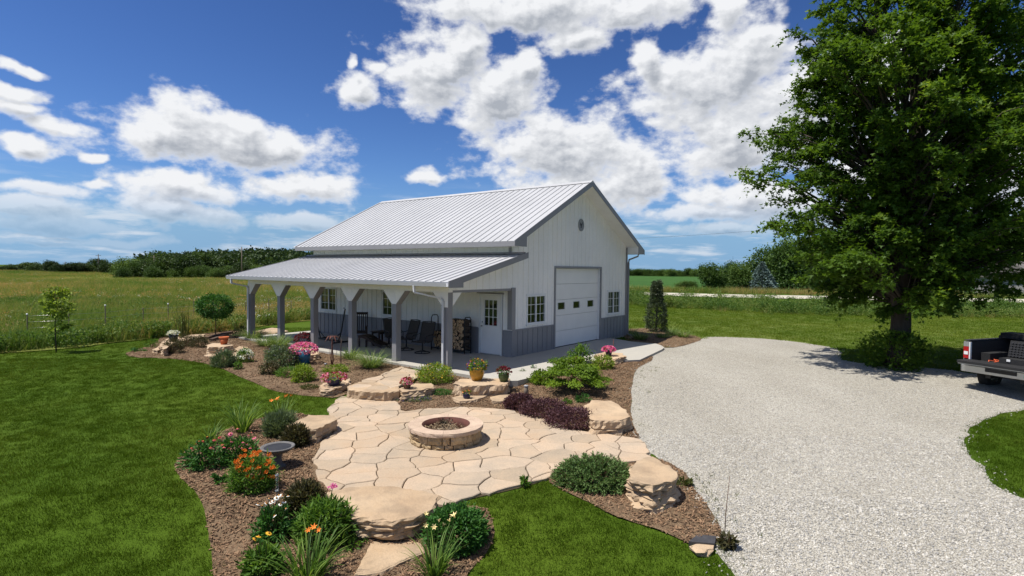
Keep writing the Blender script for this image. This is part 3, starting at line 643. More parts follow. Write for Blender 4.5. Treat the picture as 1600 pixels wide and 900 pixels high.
siding(gw, mg, 0, WD, HW, lambda v: roofz(v)-.19, g_open, M['siding'], breaks=(WD/2,))
siding(gw, mg, -3.1, 0, 2.34, lambda v: PW+PS*v-.16, [], M['siding'], pitch=.31)
gl = MB().b2((6.3, .012, -.1), (6.8, .06, 2.9)).build('gable_wainscot', M['wains'], barn)
siding(gl, mg, .0, 2.60, -.02, lambda v: HW-.004, [], M['wains'], name='wainscot_panel', d=.02)
siding(gl, mg, 6.29, WD, -.02, lambda v: HW-.004, [], M['wains'], name='wainscot_panel', d=.02)
l_open = [(.36, 1.44, -.1, 2.13), (9.78, 10.95, 1.05, 2.07), (5.48, 6.65, 1.05, 2.07)]
lw = MB().b2((.012, 1.5, -.1), (.06, 5.4, 2.9)).build('porch_wall', M['siding'], barn)
siding(lw, ml, 0, LN, HW, lambda u: 3.75, l_open, M['siding'])
ll = MB().b2((.012, 7.0, -.1), (.06, 9.5, 2.9)).build('porch_wainscot', M['wains'], barn)
siding(ll, ml, 0, LN, -.02, lambda u: HW-.004, l_open[:1], M['wains'], name='wainscot_panel', d=.02)
MB().b2((-.002, LN-.05, -.1), (WD, LN, 3.8)).add([(0, LN, 3.8), (WD, LN, 3.8), (WD/2, LN, roofz(WD/2)-.2)], [(0, 1, 2)]).build('rear_wall', M['siding'], barn)
MB().b2((WD-.05, .06, -.1), (WD, LN-.06, 3.8)).build('side_wall', M['siding'], barn)
# wainscot cap, base and corner trim
def tbox(name, mapf, a0, a1, z0, z1, d0, d1, mt=None, parent=barn):
    mb = MB(); solid(mb, mapf, a0, a1, z0, z1, z1, d0, d1); return mb.build(name, mt or M['trim'], parent)
tbox('wainscot_cap', mg, .0, 2.58, HW-.02, HW+.03, .033, .05, gl and M['wains']); tbox('wainscot_cap', mg, 6.31, WD, HW-.02, HW+.03, .033, .05, M['wains'])
tbox('wainscot_cap', ml, 1.46, LN, HW-.02, HW+.03, .033, .05, M['wains'])
mb = MB(); solid(mb, mg, -.052, .15, HW+.03, 2.36, 2.36, .036, .052); solid(mb, ml, -.036, .14, HW+.03, 2.36, 2.36, .036, .052); mb.build('corner_trim', M['trim'], barn)
mb = MB(); solid(mb, mg, -.045, .12, -.02, HW-.021, HW-.021, .04, .052); solid(mb, ml, -.04, .30, -.02, HW-.021, HW-.021, .04, .053); mb.build('corner_trim', M['wains'], barn)
tbox('corner_trim', mg, WD-.10, WD+.03, -.02, roofz(WD)-.2, .036, .055)
tbox('corner_trim', ml, .0, .12, 3.46, 3.72, .036, .05)
# the strip of wall between the two roofs keeps its ribs; a dark flashing sits at its foot
mb = MB(); mb.add([(-.035, -.58, PW+.01), (-.035, LN+.45, PW+.01), (-.16, LN+.45, PW-.005), (-.16, -.58, PW-.005), (-.035, -.58, PW+.06), (-.035, LN+.45, PW+.06)], [(0, 1, 2, 3), (0, 4, 5, 1), (3, 2, 5, 4)]); mb.build('flashing', M['trim'], barn)
# ---------------------------------------------------------------- roofs
def roof_panel_mesh(L_, w=.305):
    prof = [(0, 0), (.008, .024), (.026, .024), (.034, 0), (w-.001, 0), (w-.001, -.012), (0, -.012)]
    n = len(prof); V = [(0, p[0], p[1]) for p in prof]+[(L_, p[0], p[1]) for p in prof]
    return MB().add(V, [tuple(range(n))[::-1], tuple(range(n, 2*n))]+[(i, (i+1) % n, n+(i+1) % n, n+i) for i in range(n)]).mesh('roof_panel', M['roofm'])
def body(name, prof, y0, y1, mt, parent=barn):
    n = len(prof); mb = MB().add([(p[0], y0, p[1]) for p in prof]+[(p[0], y1, p[1]) for p in prof], [tuple(range(n)), tuple(range(n, 2*n))[::-1]]+[(i, n+i, n+(i+1) % n, (i+1) % n) for i in range(n)])
    return mb.build(name, mt, parent)
th = math.atan(RS)
prof = [(-EO+.02, EH-.012), (WD/2, RH-.012), (WD+EO-.02, EH-.012), (WD+EO-.02, EH-.16), (WD+.001, EH-.16), (WD+.001, roofz(WD)-.19), (WD/2, RH-.19), (-.001, roofz(0)-.19), (-.001, EH-.16), (-EO+.02, EH-.16)]
rf = body('roof', prof, -RO+.02, LN+OB-.02, M['white'])
pm = roof_panel_mesh((WD/2+EO)/math.cos(th)); k = int((LN+OB+RO)/.305)
for i in range(k+1):
    w = -RO+i*.305
    if w > LN+OB-.1: break
    o = ob('roof_panel', pm, rf, (-EO, w, EH)); o.rotation_euler.y = -th
    o = ob('roof_panel', pm, rf, (WD+EO, w+.305, EH)); o.rotation_euler = (0, -th, math.pi)
for a, b, sgn in (((-EO, EH), (WD/2, RH), 1), ((WD/2, RH), (WD+EO, EH), 1)):
    for y in (-RO-.004, LN+OB-.02): MB().add([(a[0], y, a[1]-.17), (b[0], y, b[1]-.19), (b[0], y, b[1]+.03), (a[0], y, a[1]+.03), (a[0], y+.024, a[1]-.17), (b[0], y+.024, b[1]-.19), (b[0], y+.024, b[1]+.03), (a[0], y+.024, a[1]+.03)], [(0,1,2,3),(4,7,6,5),(0,4,5,1),(1,5,6,2),(2,6,7,3),(3,7,4,0)]).build('rake_fascia', M['trim'], barn)
mb = MB()   # boxed eave returns seen under each rake
for x0, x1, zz in ((-EO+.004, -.0, EH-.165), (WD+.0, WD+EO-.004, EH-.165)):
    xi = x1 if x0 < 0 else x0; xo = x0 if x0 < 0 else x1
    mb.add([(xo, -RO-.002, zz), (xi, -RO-.002, zz), (xi, -RO-.002, roofz(xi)-.10), (xo, -RO-.002, EH-.02), (xo, -RO+.02, zz), (xi, -RO+.02, zz), (xi, -RO+.02, roofz(xi)-.10), (xo, -RO+.02, EH-.02)], [(0,1,2,3),(7,6,5,4),(0,4,5,1),(1,5,6,2),(3,2,6,7),(0,3,7,4)])
mb.build('eave_return', M['trim'], barn)
tbox('eave_fascia', lambda a, d, z: (-EO-d, a, z), -RO, LN+OB, EH-.165, EH-.005, 0, .018, M['trim'])
tbox('eave_fascia', lambda a, d, z: (WD+EO+d, a, z), -RO, LN+OB, EH-.165, EH-.005, 0, .018, M['trim'])
mb = MB(); mb.add([(WD/2-.18, -RO-.01, RH-.18*RS+.028), (WD/2, -RO-.01, RH+.045), (WD/2+.18, -RO-.01, RH-.18*RS+.028), (WD/2-.18, LN+OB, RH-.18*RS+.028), (WD/2, LN+OB, RH+.045), (WD/2+.18, LN+OB, RH-.18*RS+.028)], [(0, 3, 4, 1), (1, 4, 5, 2), (0, 1, 2), (3, 5, 4)]); mb.build('ridge_cap', M['roofm'], rf)
# porch roof
tp = math.atan(PS)
pb = body('porch_roof', [(-PO+.02, PH-.013), (-.036, PW-.013-PS*.036), (-.036, PW-.15), (-PO+.02, PH-.15)], -RO+.02, LN+OB-.02, M['white'])
pm = roof_panel_mesh(PO/math.cos(tp))
for i in range(k+1):
    w = -RO+i*.305
    if w > LN+OB-.1: break
    o = ob('roof_panel', pm, pb, (-PO, w, PH)); o.rotation_euler.y = -tp
for y in (-RO-.004, LN+OB-.02):
    mb = MB(); a, b = (-PO, PH), (.10, PW+.10*PS)
    mb.add([(a[0], y, a[1]-.16), (b[0], y, b[1]-.16), (b[0], y, b[1]+.03), (a[0], y, a[1]+.03), (a[0], y+.024, a[1]-.16), (b[0], y+.024, b[1]-.16), (b[0], y+.024, b[1]+.03), (a[0], y+.024, a[1]+.03)], [(0,1,2,3),(4,7,6,5),(0,4,5,1),(1,5,6,2),(2,6,7,3),(3,7,4,0)])
    mb.build('rake_fascia', M['trim'], barn)
mb = MB(); mb.add([(-PO+.005, -RO-.002, PH-.16), (-3.1, -RO-.002, PH-.16), (-3.1, -RO-.002, PH+.0), (-PO+.005, -RO-.002, PH-.03)], [(0, 1, 2, 3)])
mb.build('eave_return', M['trim'], barn)
# gutter along the porch eave: open trough
g = MB(); pr_ = [(-PO-.005, PH-.02), (-PO-.005, PH-.13), (-PO-.09, PH-.13), (-PO-.115, PH-.02), (-PO-.105, PH-.02), (-PO-.083, PH-.12), (-PO-.012, PH-.12), (-PO-.012, PH-.02)]
n = len(pr_); g.add([(p[0], -RO+.02, p[1]) for p in pr_]+[(p[0], LN+OB-.03, p[1]) for p in pr_], [tuple(range(n)), tuple(range(n, 2*n))]+[(i, n+i, n+(i+1) % n, (i+1) % n) for i in range(n)]); g.build('gutter', M['gutter'], barn)
def spout(pts, mt, w=.075):
    mb = MB()
    for a, b in zip(pts[:-1], pts[1:]): mb.bar(a, b, w, w*.75)
    mb.build('downspout', mt, barn)
PU = [.1+2.27*i for i in range(6)]
spout([(-PO-.06, .75, PH-.10), (-PO-.06, .72, PH-.32), (-3.17, .23, PH-.50), (-3.155, .15, PH-.58), (-3.155, .15, .06), (-3.28, .10, -.02)], M['gutter'], .065)
spout([(-PO-.06, LN+.1, PH-.10), (-PO-.06, LN+.08, PH-.30), (-3.17, 11.52, PH-.44), (-3.155, 11.45, PH-.5), (-3.155, 11.45, .02)], M['gutter'])
spout([(WD+EO+.05, -.30, EH-.12), (WD+EO+.03, -.26, EH-.25), (WD+.09, -.10, EH-.42), (WD+.075, -.08, EH-.55), (WD+.075, -.08, .05), (WD+.22, -.3, -.05)], M['trim'])
# ---------------------------------------------------------------- porch frame
tbox('header_beam', lambda a, d, z: (-3.1+d, a, z), 0, PU[-1]+.1, 2.28, 2.50, 0, .2, M['siding'])
tbox('header_beam', mg, -2.90, -.06, 2.26, 2.345, -.10, .012, M['trim'])
def brace(y, sgn, G_=.42):
    q = [(y, 1.84), (y+sgn*G_, 2.28), (y, 2.28)]
    mb = MB(); mb.add([(-3.115, a, z) for a, z in q]+[(-2.885, a, z) for a, z in q], [(0, 1, 2), (3, 5, 4), (0, 3, 4, 1), (1, 4, 5, 2), (0, 2, 5, 3)]); b = mb.build('brace', M['siding'], barn)
    mb = MB(); mb.bar((-3.0, y, 1.84-.012), (-3.0, y+sgn*(G_+.012), 2.28-.012), .225, .014); mb.build('brace_trim', M['trim'], b)
for i, u in enumerate(PU):
    p = MB().b2((-3.1, u-.1, 0), (-2.9, u+.1, 2.28)).build('porch_post', M['trim'], barn)
    MB().b2((-3.112, u-.112, 0), (-2.888, u+.112, .09)).build('post_base', M['trim'], p)
    if i > 0: brace(u-.1, -1)
    if i < 5: brace(u+.1, 1)
    MB().b2((-3.118, u-.10, 1.84), (-3.101, u+.10, 2.28)).build('post_facing', M['siding'], p)
for y in (0., PU[-1]):    # braces on the porch gable ends
    mb = MB(); q = [(-2.9, 1.88), (-2.52, 2.27), (-2.9, 2.27)]
    mb.add([(a, y-.015, z) for a, z in q]+[(a, y+.2, z) for a, z in q], [(0, 1, 2), (3, 5, 4), (0, 3, 4, 1), (1, 4, 5, 2), (0, 2, 5, 3)]); mb.build('brace', M['siding'], barn)
# ---------------------------------------------------------------- windows, doors
def window(mapf, a0, a1, z0, z1, nx=2, nz=3):
    mb = MB(); fw = .05
    for p in ((a0, a1, z0, z0+fw), (a0, a1, z1-fw, z1), (a0, a0+fw, z0+fw, z1-fw), (a1-fw, a1, z0+fw, z1-fw)): solid(mb, mapf, p[0], p[1], p[2], p[3], p[3], -.05, .045)
    w = mb.build('window', M['white'], barn); mid = (a0+a1)/2
    mb = MB(); solid(mb, mapf, a0-.03, a1+.03, z0-.055, z0-.002, z0-.002, .015, .065); mb.build('sill', M['white'], w)
    mb = MB(); solid(mb, mapf, a0-.03, a1+.03, z1+.002, z1+.04, z1+.04, .015, .05); mb.build('head_trim', M['white'], w)
    mb = MB(); solid(mb, mapf, mid-.028, mid+.028, z0+fw, z1-fw, z1-fw, -.03, .03); mb.build('mullion', M['white'], w)
    for s0, s1, dd in ((a0+fw, mid-.028, -.012), (mid+.028, a1-fw, .002)):
        mb = MB(); solid(mb, mapf, s0, s1, z0+fw, z1-fw, z1-fw, dd-.006, dd); mb.build('pane', M['glass'], w)
        for i in range(1, nx): mb = MB(); x = s0+(s1-s0)*i/nx; solid(mb, mapf, x-.009, x+.009, z0+fw, z1-fw, z1-fw, dd+.001, dd+.012); mb.build('muntin', M['white'], w)
        for i in range(1, nz): mb = MB(); z = z0+(z1-z0)*i/nz; solid(mb, mapf, s0, s1, z-.009, z+.009, z+.009, dd+.001, dd+.010); mb.build('muntin', M['white'], w)
for o in g_open[1:]: window(mg, *o)
for o in l_open[1:]: window(ml, *o)
# garage door
gd = MB(); [solid(gd, mg, a, b, c, d, d, -.16, .05) for a, b, c, d in ((2.60, 2.68, -.0, 3.12), (6.20, 6.28, 0, 3.12), (2.68, 6.20, 3.04, 3.12))]; gdo = gd.build('garage_door', M['trim'], barn)
for r in range(5):
    z0, z1 = .03+r*.602, .03+(r+1)*.602-.010
    ops = [(c-.25, c+.25, 1.455, 1.715) for c in (3.28, 4.42, 5.56)] if r == 2 else []
    mb = MB(); es = sorted({2.70, 6.18}|{e for o in ops for e in o[:2]})
    for p, q in zip(es[:-1], es[1:]):
        if any(o[0] <= (p+q)/2 <= o[1] for o in ops): solid(mb, mg, p, q, z0, 1.455, 1.455, -.13, -.09); solid(mb, mg, p, q, 1.715, z1, z1, -.13, -.09)
        else: solid(mb, mg, p, q, z0, z1, z1, -.13, -.09)
    for zz in (.12, .30, .48): solid(mb, mg, 2.70, 2.702, z0+zz, z0+zz+.01, z0+zz+.01, -.09, -.088)
    mb.build('door_section', M['doorw'], gdo)
    for o in ops:
        mb = MB(); solid(mb, mg, o[0], o[1], o[2], o[3], o[3], -.118, -.108); mb.build('pane', M['glass'], gdo)
        mb = MB(); t = .022
        for p in ((o[0]-t, o[1]+t, o[2]-t, o[2]), (o[0]-t, o[1]+t, o[3], o[3]+t), (o[0]-t, o[0], o[2], o[3]), (o[1], o[1]+t, o[2], o[3])): solid(mb, mg, p[0], p[1], p[2], p[3], p[3], -.089, -.078)
        mb.build('pane_frame', M['white'], gdo)
mb = MB(); solid(mb, mg, 2.70, 6.18, .0, .03, .03, -.13, -.085); mb.build('bottom_seal', M['black'], gdo)
mb = MB(); solid(mb, mg, 6.175, 6.198, .03, 3.04, 3.04, -.088, .0); solid(mb, mg, 2.682, 2.70, .03, 3.04, 3.04, -.088, .0); mb.build('door_stop', M['white'], gdo)
# entry door
ed = MB(); [solid(ed, ml, a, b, c, d, d, -.08, .05) for a, b, c, d in ((.38, .45, 0, 2.12), (1.35, 1.42, 0, 2.12), (.45, 1.35, 2.05, 2.12))]; edo = ed.build('entry_door', M['white'], barn)
dl = MB(); L0, L1, Z0, Z1 = .62, 1.18, 1.02, 1.90
for p in ((.452, L0, .03, 2.045), (L1, 1.348, .03, 2.045), (L0, L1, .03, Z0), (L0, L1, Z1, 2.045)): solid(dl, ml, p[0], p[1], p[2], p[3], p[3], -.03, .012)
dl.build('door_leaf', M['doorw'], edo)
mb = MB(); solid(mb, ml, L0, L1, Z0, Z1, Z1, -.014, -.008); mb.build('pane', M['glass'], edo)
for i in (1, 2):
    mb = MB(); x = L0+(L1-L0)*i/3; solid(mb, ml, x-.012, x+.012, Z0, Z1, Z1, -.006, .016); mb.build('muntin', M['white'], edo)
    mb = MB(); z = Z0+(Z1-Z0)*i/3; solid(mb, ml, L0, L1, z-.012, z+.012, z+.012, -.006, .015); mb.build('muntin', M['white'], edo)
mb = MB(); t = .025
for p in ((L0-t, L1+t, Z0-t, Z0), (L0-t, L1+t, Z1, Z1+t), (L0-t, L0, Z0, Z1), (L1, L1+t, Z0, Z1)): solid(mb, ml, p[0], p[1], p[2], p[3], p[3], .013, .024)
mb.build('pane_frame', M['white'], edo)
mb = MB(); mb.tube([(-.012, 1.28, .98), (-.05, 1.28, .98), (-.055, 1.28, .98), (-.085, 1.28, .98)], [.012, .012, .028, .024], 10); mb.tube([(-.012, 1.28, 1.12), (-.03, 1.28, 1.12)], .025, 10); mb.build('door_knob', M['steel'], edo)
mb = MB(); solid(mb, ml, .45, 1.35, .0, .03, .03, -.03, .07); mb.build('threshold', M['steel'], edo)
mb = MB(); solid(mb, ml, .30, 1.50, 2.125, 2.165, 2.165, .03, .075); mb.build('drip_cap', M['trim'], edo)
# round gable medallion: a pale ring with a dark bird in it
md = MB(); n = 28
for r0, r1, d0, d1 in ((.0, .165, .035, .045), (.165, .215, .035, .06)):
    for i in range(n):
        a, b = 2*math.pi*i/n, 2*math.pi*(i+1)/n
        q = [(4.48+r*math.cos(t), -d, 4.78+r*math.sin(t)*1.15) for t, r in ((a, r0), (b, r0), (b, r1), (a, r1)) for d in (d0, d1)]
        md.add(q, [(1, 3, 5, 7), (0, 6, 4, 2), (5, 4, 6, 7)] if r0 else [(1, 5, 7), (0, 6, 4), (5, 4, 6, 7)])
me_ = md.build('gable_medallion', M['soffit'], barn)
mb = MB(); pts = [(-.10, .11), (-.05, .07), (0, .02), (.045, .075), (.10, .12), (.075, .02), (.03, -.04), (.025, -.11), (-.03, -.12), (-.03, -.04), (-.08, .01)]
n = len(pts); mb.add([(4.48+a, -.055, 4.78+b) for a, b in pts]+[(4.48+a, -.046, 4.78+b) for a, b in pts], [tuple(range(n))]+[(i, (i+1) % n, n+(i+1) % n, n+i) for i in range(n)]); mb.build('bird_motif', M['black'], me_)
# ================================================================ vegetation
M['bark'] = mat('grey_bark', (.05, .041, .033), (.085, .07, .056), 9, .95, .8, 30, sc3=(1, 1, .25), spec=.1)
M['stem'] = mat('green_stem', (.05, .075, .02), (.08, .09, .03), 9, .8, spec=.1)
M['twig'] = mat('brown_twig', (.10, .06, .04), (.15, .09, .06), 9, .9, spec=.1)
LM = dict(
 maple=leafmat('maple_leaf', (.036, .085, .008), (.115, .205, .020), (.27, .37, .05), .5),
 maple2=leafmat('maple_leaf_light', (.06, .13, .014), (.17, .28, .035), (.32, .43, .08), .5),
 wood=leafmat('wood_leaf', (.024, .048, .014), (.062, .105, .026), (.11, .165, .04), .28, big=.03, objr=.7),
 wood2=leafmat('roadside_leaf', (.035, .075, .015), (.085, .15, .028), (.145, .22, .05), .3, big=.09, objr=.4),
 spruceblue=leafmat('blue_spruce_needle', (0.083, 0.130, 0.118), (0.212, 0.295, 0.283), None, .15),
 green=leafmat('garden_green', (.045, .11, .014), (.125, .24, .034), (.24, .36, .07), .4),
 dkgreen=leafmat('dark_green', (.028, .09, .017), (.07, .19, .036), (.14, .28, .065), .36),
 lime=leafmat('lime_leaf', (0.106, 0.165, 0.017), (0.248, 0.354, 0.041), (0.389, 0.496, 0.071), .4),
 grey=leafmat('grey_green', (0.065, 0.100, 0.047), (0.142, 0.195, 0.094), (0.212, 0.260, 0.142), .3),
 purple=leafmat('barberry_leaf', (.055, .026, .032), (.13, .058, .068), (.21, .12, .12), .3),
 redbrown=leafmat('red_brown_leaf', (.045, .05, .02), (.10, .085, .04), (.12, .15, .05), .3),
 olive=leafmat('olive_leaf', (0.059, 0.083, 0.021), (0.130, 0.142, 0.041), None, .3),
 spruce=leafmat('dwarf_spruce_needle', (.045, .095, .022), (.11, .19, .05), (.19, .27, .09), .25),
 day=leafmat('daylily_leaf', (.045, .11, .014), (.125, .22, .034), (.24, .34, .07), .4),
 grassy=leafmat('ornamental_grass', (0.071, 0.136, 0.029), (0.177, 0.260, 0.071), (0.307, 0.354, 0.130), .4),
 lawn=leafmat('lawn_blade', (.041, .082, .004), (.064, .112, .006), (.125, .155, .022), .42, big=.3, spec=.05, bamp=2.0),
 lawn2=leafmat('back_lawn_blade', (.08, .135, .010), (.115, .175, .014), (.17, .21, .03), .4, big=.15, spec=.08),
 prairie=leafmat('prairie_blade', (.085, .17, .028), (.20, .235, .055), (.46, .31, .14), .42, big=.10, spec=.1, bamp=3.6),
 weed=leafmat('weed_leaf', (0.047, 0.112, 0.017), (0.130, 0.212, 0.035), (0.248, 0.283, 0.083), .38, big=.2),
 straw=leafmat('straw', (0.260, 0.177, 0.071), (0.448, 0.342, 0.165), None, .3),
 orange=leafmat('orange_petal', (.60, .13, .015), (.85, .25, .03), None, .25), red=leafmat('red_petal', (.22, .018, .02), (.45, .04, .05), None, .25),
 pink=leafmat('pink_petal', (.72, .16, .32), (.88, .42, .55), None, .25), magenta=leafmat('magenta_petal', (.72, .08, .36), (.85, .25, .55), None, .25),
 white=leafmat('white_petal', (.70, .70, .62), (.85, .85, .80), None, .25), yellow=leafmat('yellow_petal', (.70, .42, .03), (.85, .62, .10), None, .25),
 cream=leafmat('cream_petal', (.75, .60, .25), (.85, .78, .50), None, .25), violet=leafmat('violet_petal', (.10, .05, .22), (.22, .13, .40), None, .25),
 burgundy=leafmat('burgundy_petal', (.12, .01, .02), (.25, .03, .04), None, .25), peach=leafmat('peach_petal', (.75, .28, .10), (.85, .45, .20), None, .25))
M['cone'] = mat('flower_cone', (.50, .22, .03), (.36, .13, .02), 60, .9)
M['petalw'] = mat('petal_white', (.82, .82, .76), (.75, .75, .68), 30, .7); M['petaly'] = mat('petal_yellow', (.85, .50, .03), (.8, .4, .02), 30, .7)
M['petalp'] = mat('petal_pink', (.62, .07, .20), (.75, .15, .30), 30, .7); M['petalr'] = mat('petal_red', (.36, .035, .04), (.28, .02, .03), 30, .7)
M['petalo'] = mat('petal_orange', (.80, .20, .02), (.85, .30, .04), 30, .7); M['petalc'] = mat('petal_cream', (.85, .70, .35), (.8, .6, .25), 30, .7)
def leaf_mesh(name, P, Dr, ln, wd, m, tint=None, rng=RNG, lobed=False, fold=.25, up=.6):
    V, F, t = leaves(P, Dr, ln, wd, fold, tint, rng, lobed, up); return raw(name, V, F, m, t)
# ---- lawn grass tufts
def tuft(seed, nb, spread, hlo, hhi, wd, lean, m, droop=.5, seg=2):
    r = np.random.default_rng(seed); a = r.random(nb)*6.283; q = spread*np.sqrt(r.random(nb)); P = np.stack([q*np.cos(a), q*np.sin(a), np.full(nb, -.005)], 1)
    Dr = np.stack([r.normal(size=nb)*lean, r.normal(size=nb)*lean, np.ones(nb)], 1)
    V, F, t = blades(P, Dr, r.uniform(hlo, hhi, nb), wd, droop, seg, None, r); return raw('tuft', V, F, m, t)
def rnd_in(poly, dens, rng=RNG, holes=(), ylim=None, fade=None):
    P = np.array(poly); lo, hi = P.min(0), P.max(0); n = int((hi-lo).prod()*dens)
    p = lo+(hi-lo)*rng.random((n, 2)); k = inside(p[:, 0], p[:, 1], poly)
    for h in holes: k &= ~inside(p[:, 0], p[:, 1], h)
    return p[k]
def grounded(p, dz=0.): return np.concatenate([p, (hgt(p[:, 0], p[:, 1])+dz)[:, None]], 1)
SLABP = [tuple(p[:2]) for p in slab]; BARNP = [tuple(B(u, v)[:2]) for u, v in ((0, 0), (LN, 0), (LN, WD), (0, WD))]
def in_view(p, m=1.12):
    d = p[:, 1]; x = 800+FPX*p[:, 0]/np.maximum(d, .1); return (d > 3) & (np.abs(x-800) < 800*m)
FIELDP = smooth_poly(P_FIELD, 1, .3)
holes = LAWN_HOLES+[SLABP, BARNP, FIELDP]
gt = [tuft(100+i, 34, .13, .025, .05, .006, .35, LM['lawn'], .6) for i in range(4)]
pts = []
for (x0, y0, x1, y1, den) in ((-9, 4.6, 9, 8, 190), (-13, 8, 12, 12, 140), (-18, 12, 16, 18, 120), (-20, 18, -6, 28, 60)):
    p = rnd_in([(x0, y0), (x1, y0), (x1, y1), (x0, y1)], den, holes=holes); pts.append(p[in_view(p)])
scatter('lawn_grass', grounded(np.concatenate(pts), .0), gt, None, .75, 1.25, 'short mown green lawn around the garden beds', 'grass', .12)
gt = [tuft(120+i, 30, .30, .05, .09, .014, .5, LM['lawn2'], .6) for i in range(3)]
p = rnd_in([(5.5, 17), (26, 17), (50, 26), (50, 43), (10, 56), (2, 50), (2, 26)], 20, holes=holes); p = p[in_view(p)]
scatter('lawn_grass', grounded(p), gt, None, .8, 1.3, 'mown green lawn stretching behind the gravel drive to the roadside weeds', 'grass', .1)
# ---- bark chips and gravel stones
def chip(seed, l, w, t, m):
    r = random.Random(seed); q = [(-l/2, -w*r.uniform(.2, .5), 0), (l/2, -w*r.uniform(.1, .4), 0), (l/2*r.uniform(.7, 1), w*r.uniform(.1, .5), 0), (-l/2*r.uniform(.7, 1), w*r.uniform(.2, .5), 0)]
    return MB().add(q+[(a, b, t) for a, b, c in q], [(4, 5, 6, 7), (0, 1, 5, 4), (1, 2, 6, 5), (2, 3, 7, 6), (3, 0, 4, 7)]).mesh('chip', m)
chips = [chip(i, l, w, .008, M['chipA' if i % 3 else 'chipB']) for i, (l, w) in enumerate(((.05, .016), (.035, .02), (.065, .014), (.03, .02), (.045, .012), (.055, .02)))]
nope = [P_PATIO, SLABP, P_LAND]
pts = []
for P_, den in ((P_BED_F, 900), (P_BED_R, 900), (P_BED_C, 450), (P_BED_L, 200), (P_BED_G, 80)): p = rnd_in(P_, den, holes=nope); pts.append(p)
p = np.concatenate(pts); p = p[in_view(p)]
scatter('bark_chips', grounded(p, .022), chips, None, .6, 1.3, 'loose brown bark chips covering the planting beds', 'mulch', .35)
def pebble(seed, r, m):
    import bmesh
    rn = random.Random(seed)
    bm = bmesh.new(); bmesh.ops.create_icosphere(bm, subdivisions=1, radius=r)
    for v in bm.verts: v.co = Vector((v.co.x*rn.uniform(.7, 1.3), v.co.y*rn.uniform(.7, 1.2), v.co.z*rn.uniform(.45, .8)))
    me = D.meshes.new('pebble'); bm.to_mesh(me); bm.free(); me.materials.append(m); return me
pebs = [pebble(i, .0115, M['pebble' if i % 4 else 'pebble2']) for i in range(8)]
DR2 = [tuple(q) for q in P_DRIVE]
pts = []
for (x0, y0, x1, y1, den) in ((1, 4.5, 9, 8, 1300), (1, 8, 9, 11, 600), (1, 11, 13, 15, 160), (1, 15, 14, 22, 40)):
    p = rnd_in([(x0, y0), (x1, y0), (x1, y1), (x0, y1)], den); p = p[inside(p[:, 0], p[:, 1], DR2)]; pts.append(p[in_view(p)])
# stones kicked over the edges into bed and lawn
p = RNG.integers(0, len(P_DRIVE), 900); q = np.array(P_DRIVE)[p]+RNG.normal(size=(900, 2))*.16; pts.append(q[in_view(q)])
scatter('gravel_stones', grounded(np.concatenate(pts), .010), pebs, None, .55, 1.5, 'loose pale crushed stones on the gravel driveway', 'gravel', .5)
# ---- weeds sprouting through the gravel along the beds
eg = pxpoly([(986, 585), (990, 600), (1000, 590), (1020, 580), (1005, 610), (988, 640), (996, 665), (1030, 575), (1075, 750), (1090, 765), (1105, 780), (1085, 745), (1120, 800), (1135, 830), (1140, 860), (1150, 885), (1110, 770)])
q = np.repeat(np.array(eg), 9, 0)+RNG.normal(size=(9*len(eg), 2))*.16
scatter('gravel_weeds', grounded(q, .005), [tuft(180+i, 9, .05, .03, .08, .008, .8, LM['olive'], .7) for i in range(3)], None, .5, 1.2, 'sparse weeds sprouting through the gravel beside the beds', 'weeds', .2)
# ---- prairie
pr1 = [tuft(140+i, 34, .28, .35, .75, .014, .28, LM['prairie'], .5, 3) for i in range(4)]
def weed_mesh(seed, n, h, w, m, ls=.09):
    r = np.random.default_rng(seed); P = np.stack([r.normal(size=n)*w, r.normal(size=n)*w, h*r.random(n)**.8], 1); return leaf_mesh('weed', P, np.stack([r.normal(size=n), r.normal(size=n), .5+r.random(n)], 1), r.uniform(.6, 1.3, n)*ls, ls*.45, m, None, r)
pr2 = [weed_mesh(150+i, 130, .75, .22, LM['weed'], .14) for i in range(3)]
near = [(-30, 10), (-17.5, 18.9), (-15.5, 22.4), (-13.7, 25.3), (-12, 31), (-6, 40), (-20, 48), (-48, 44), (-48, 20)]
far_ = [(-48, 44), (-20, 48), (-6, 40), (4, 55), (5, 68), (-30, 95), (-62, 124), (-100, 165), (-160, 200), (-240, 225), (-230, 130)]
p1 = rnd_in(near, 9); p1 = p1[in_view(p1) & inside(p1[:, 0], p1[:, 1], FIELDP)]
p2 = rnd_in(far_, 1.8); p2 = p2[in_view(p2) & inside(p2[:, 0], p2[:, 1], FIELDP)]
scatter('prairie_grass', np.concatenate([grounded(p1), grounded(p2)]), pr1, None, .8, 1.3, 'tall tawny and green prairie grass filling the field', 'grass', .12, scz=np.concatenate([np.ones(len(p1)), np.full(len(p2), 1.35)]))
def edge_pts(line, n, sd):
    L_ = np.array(line); seg = np.hypot(*(L_[1:]-L_[:-1]).T); t = RNG.random(n)*seg.sum(); c = np.concatenate([[0], np.cumsum(seg)])
    i = np.clip(np.searchsorted(c, t)-1, 0, len(seg)-1); f = (t-c[i])/seg[i]; return L_[i]+(L_[i+1]-L_[i])*f[:, None]+RNG.normal(size=(n, 2))*sd
p = edge_pts([(-26, 14.8), (-18.3, 19.7), (-16.9, 20.6), (-16.2, 22.8), (-15.5, 24.3), (-14.3, 25.9), (-13.4, 28.4), (-12.6, 31.5), (-7, 40)], 520, .5); p = p[inside(p[:, 0], p[:, 1], FIELDP)]
q = rnd_in(near, .8); q = q[in_view(q)]
scatter('field_edge_weeds', np.concatenate([grounded(p), grounded(q)]), pr2, None, .45, .85, 'leafy green weeds crowding the edge of the prairie field', 'weeds', .15)
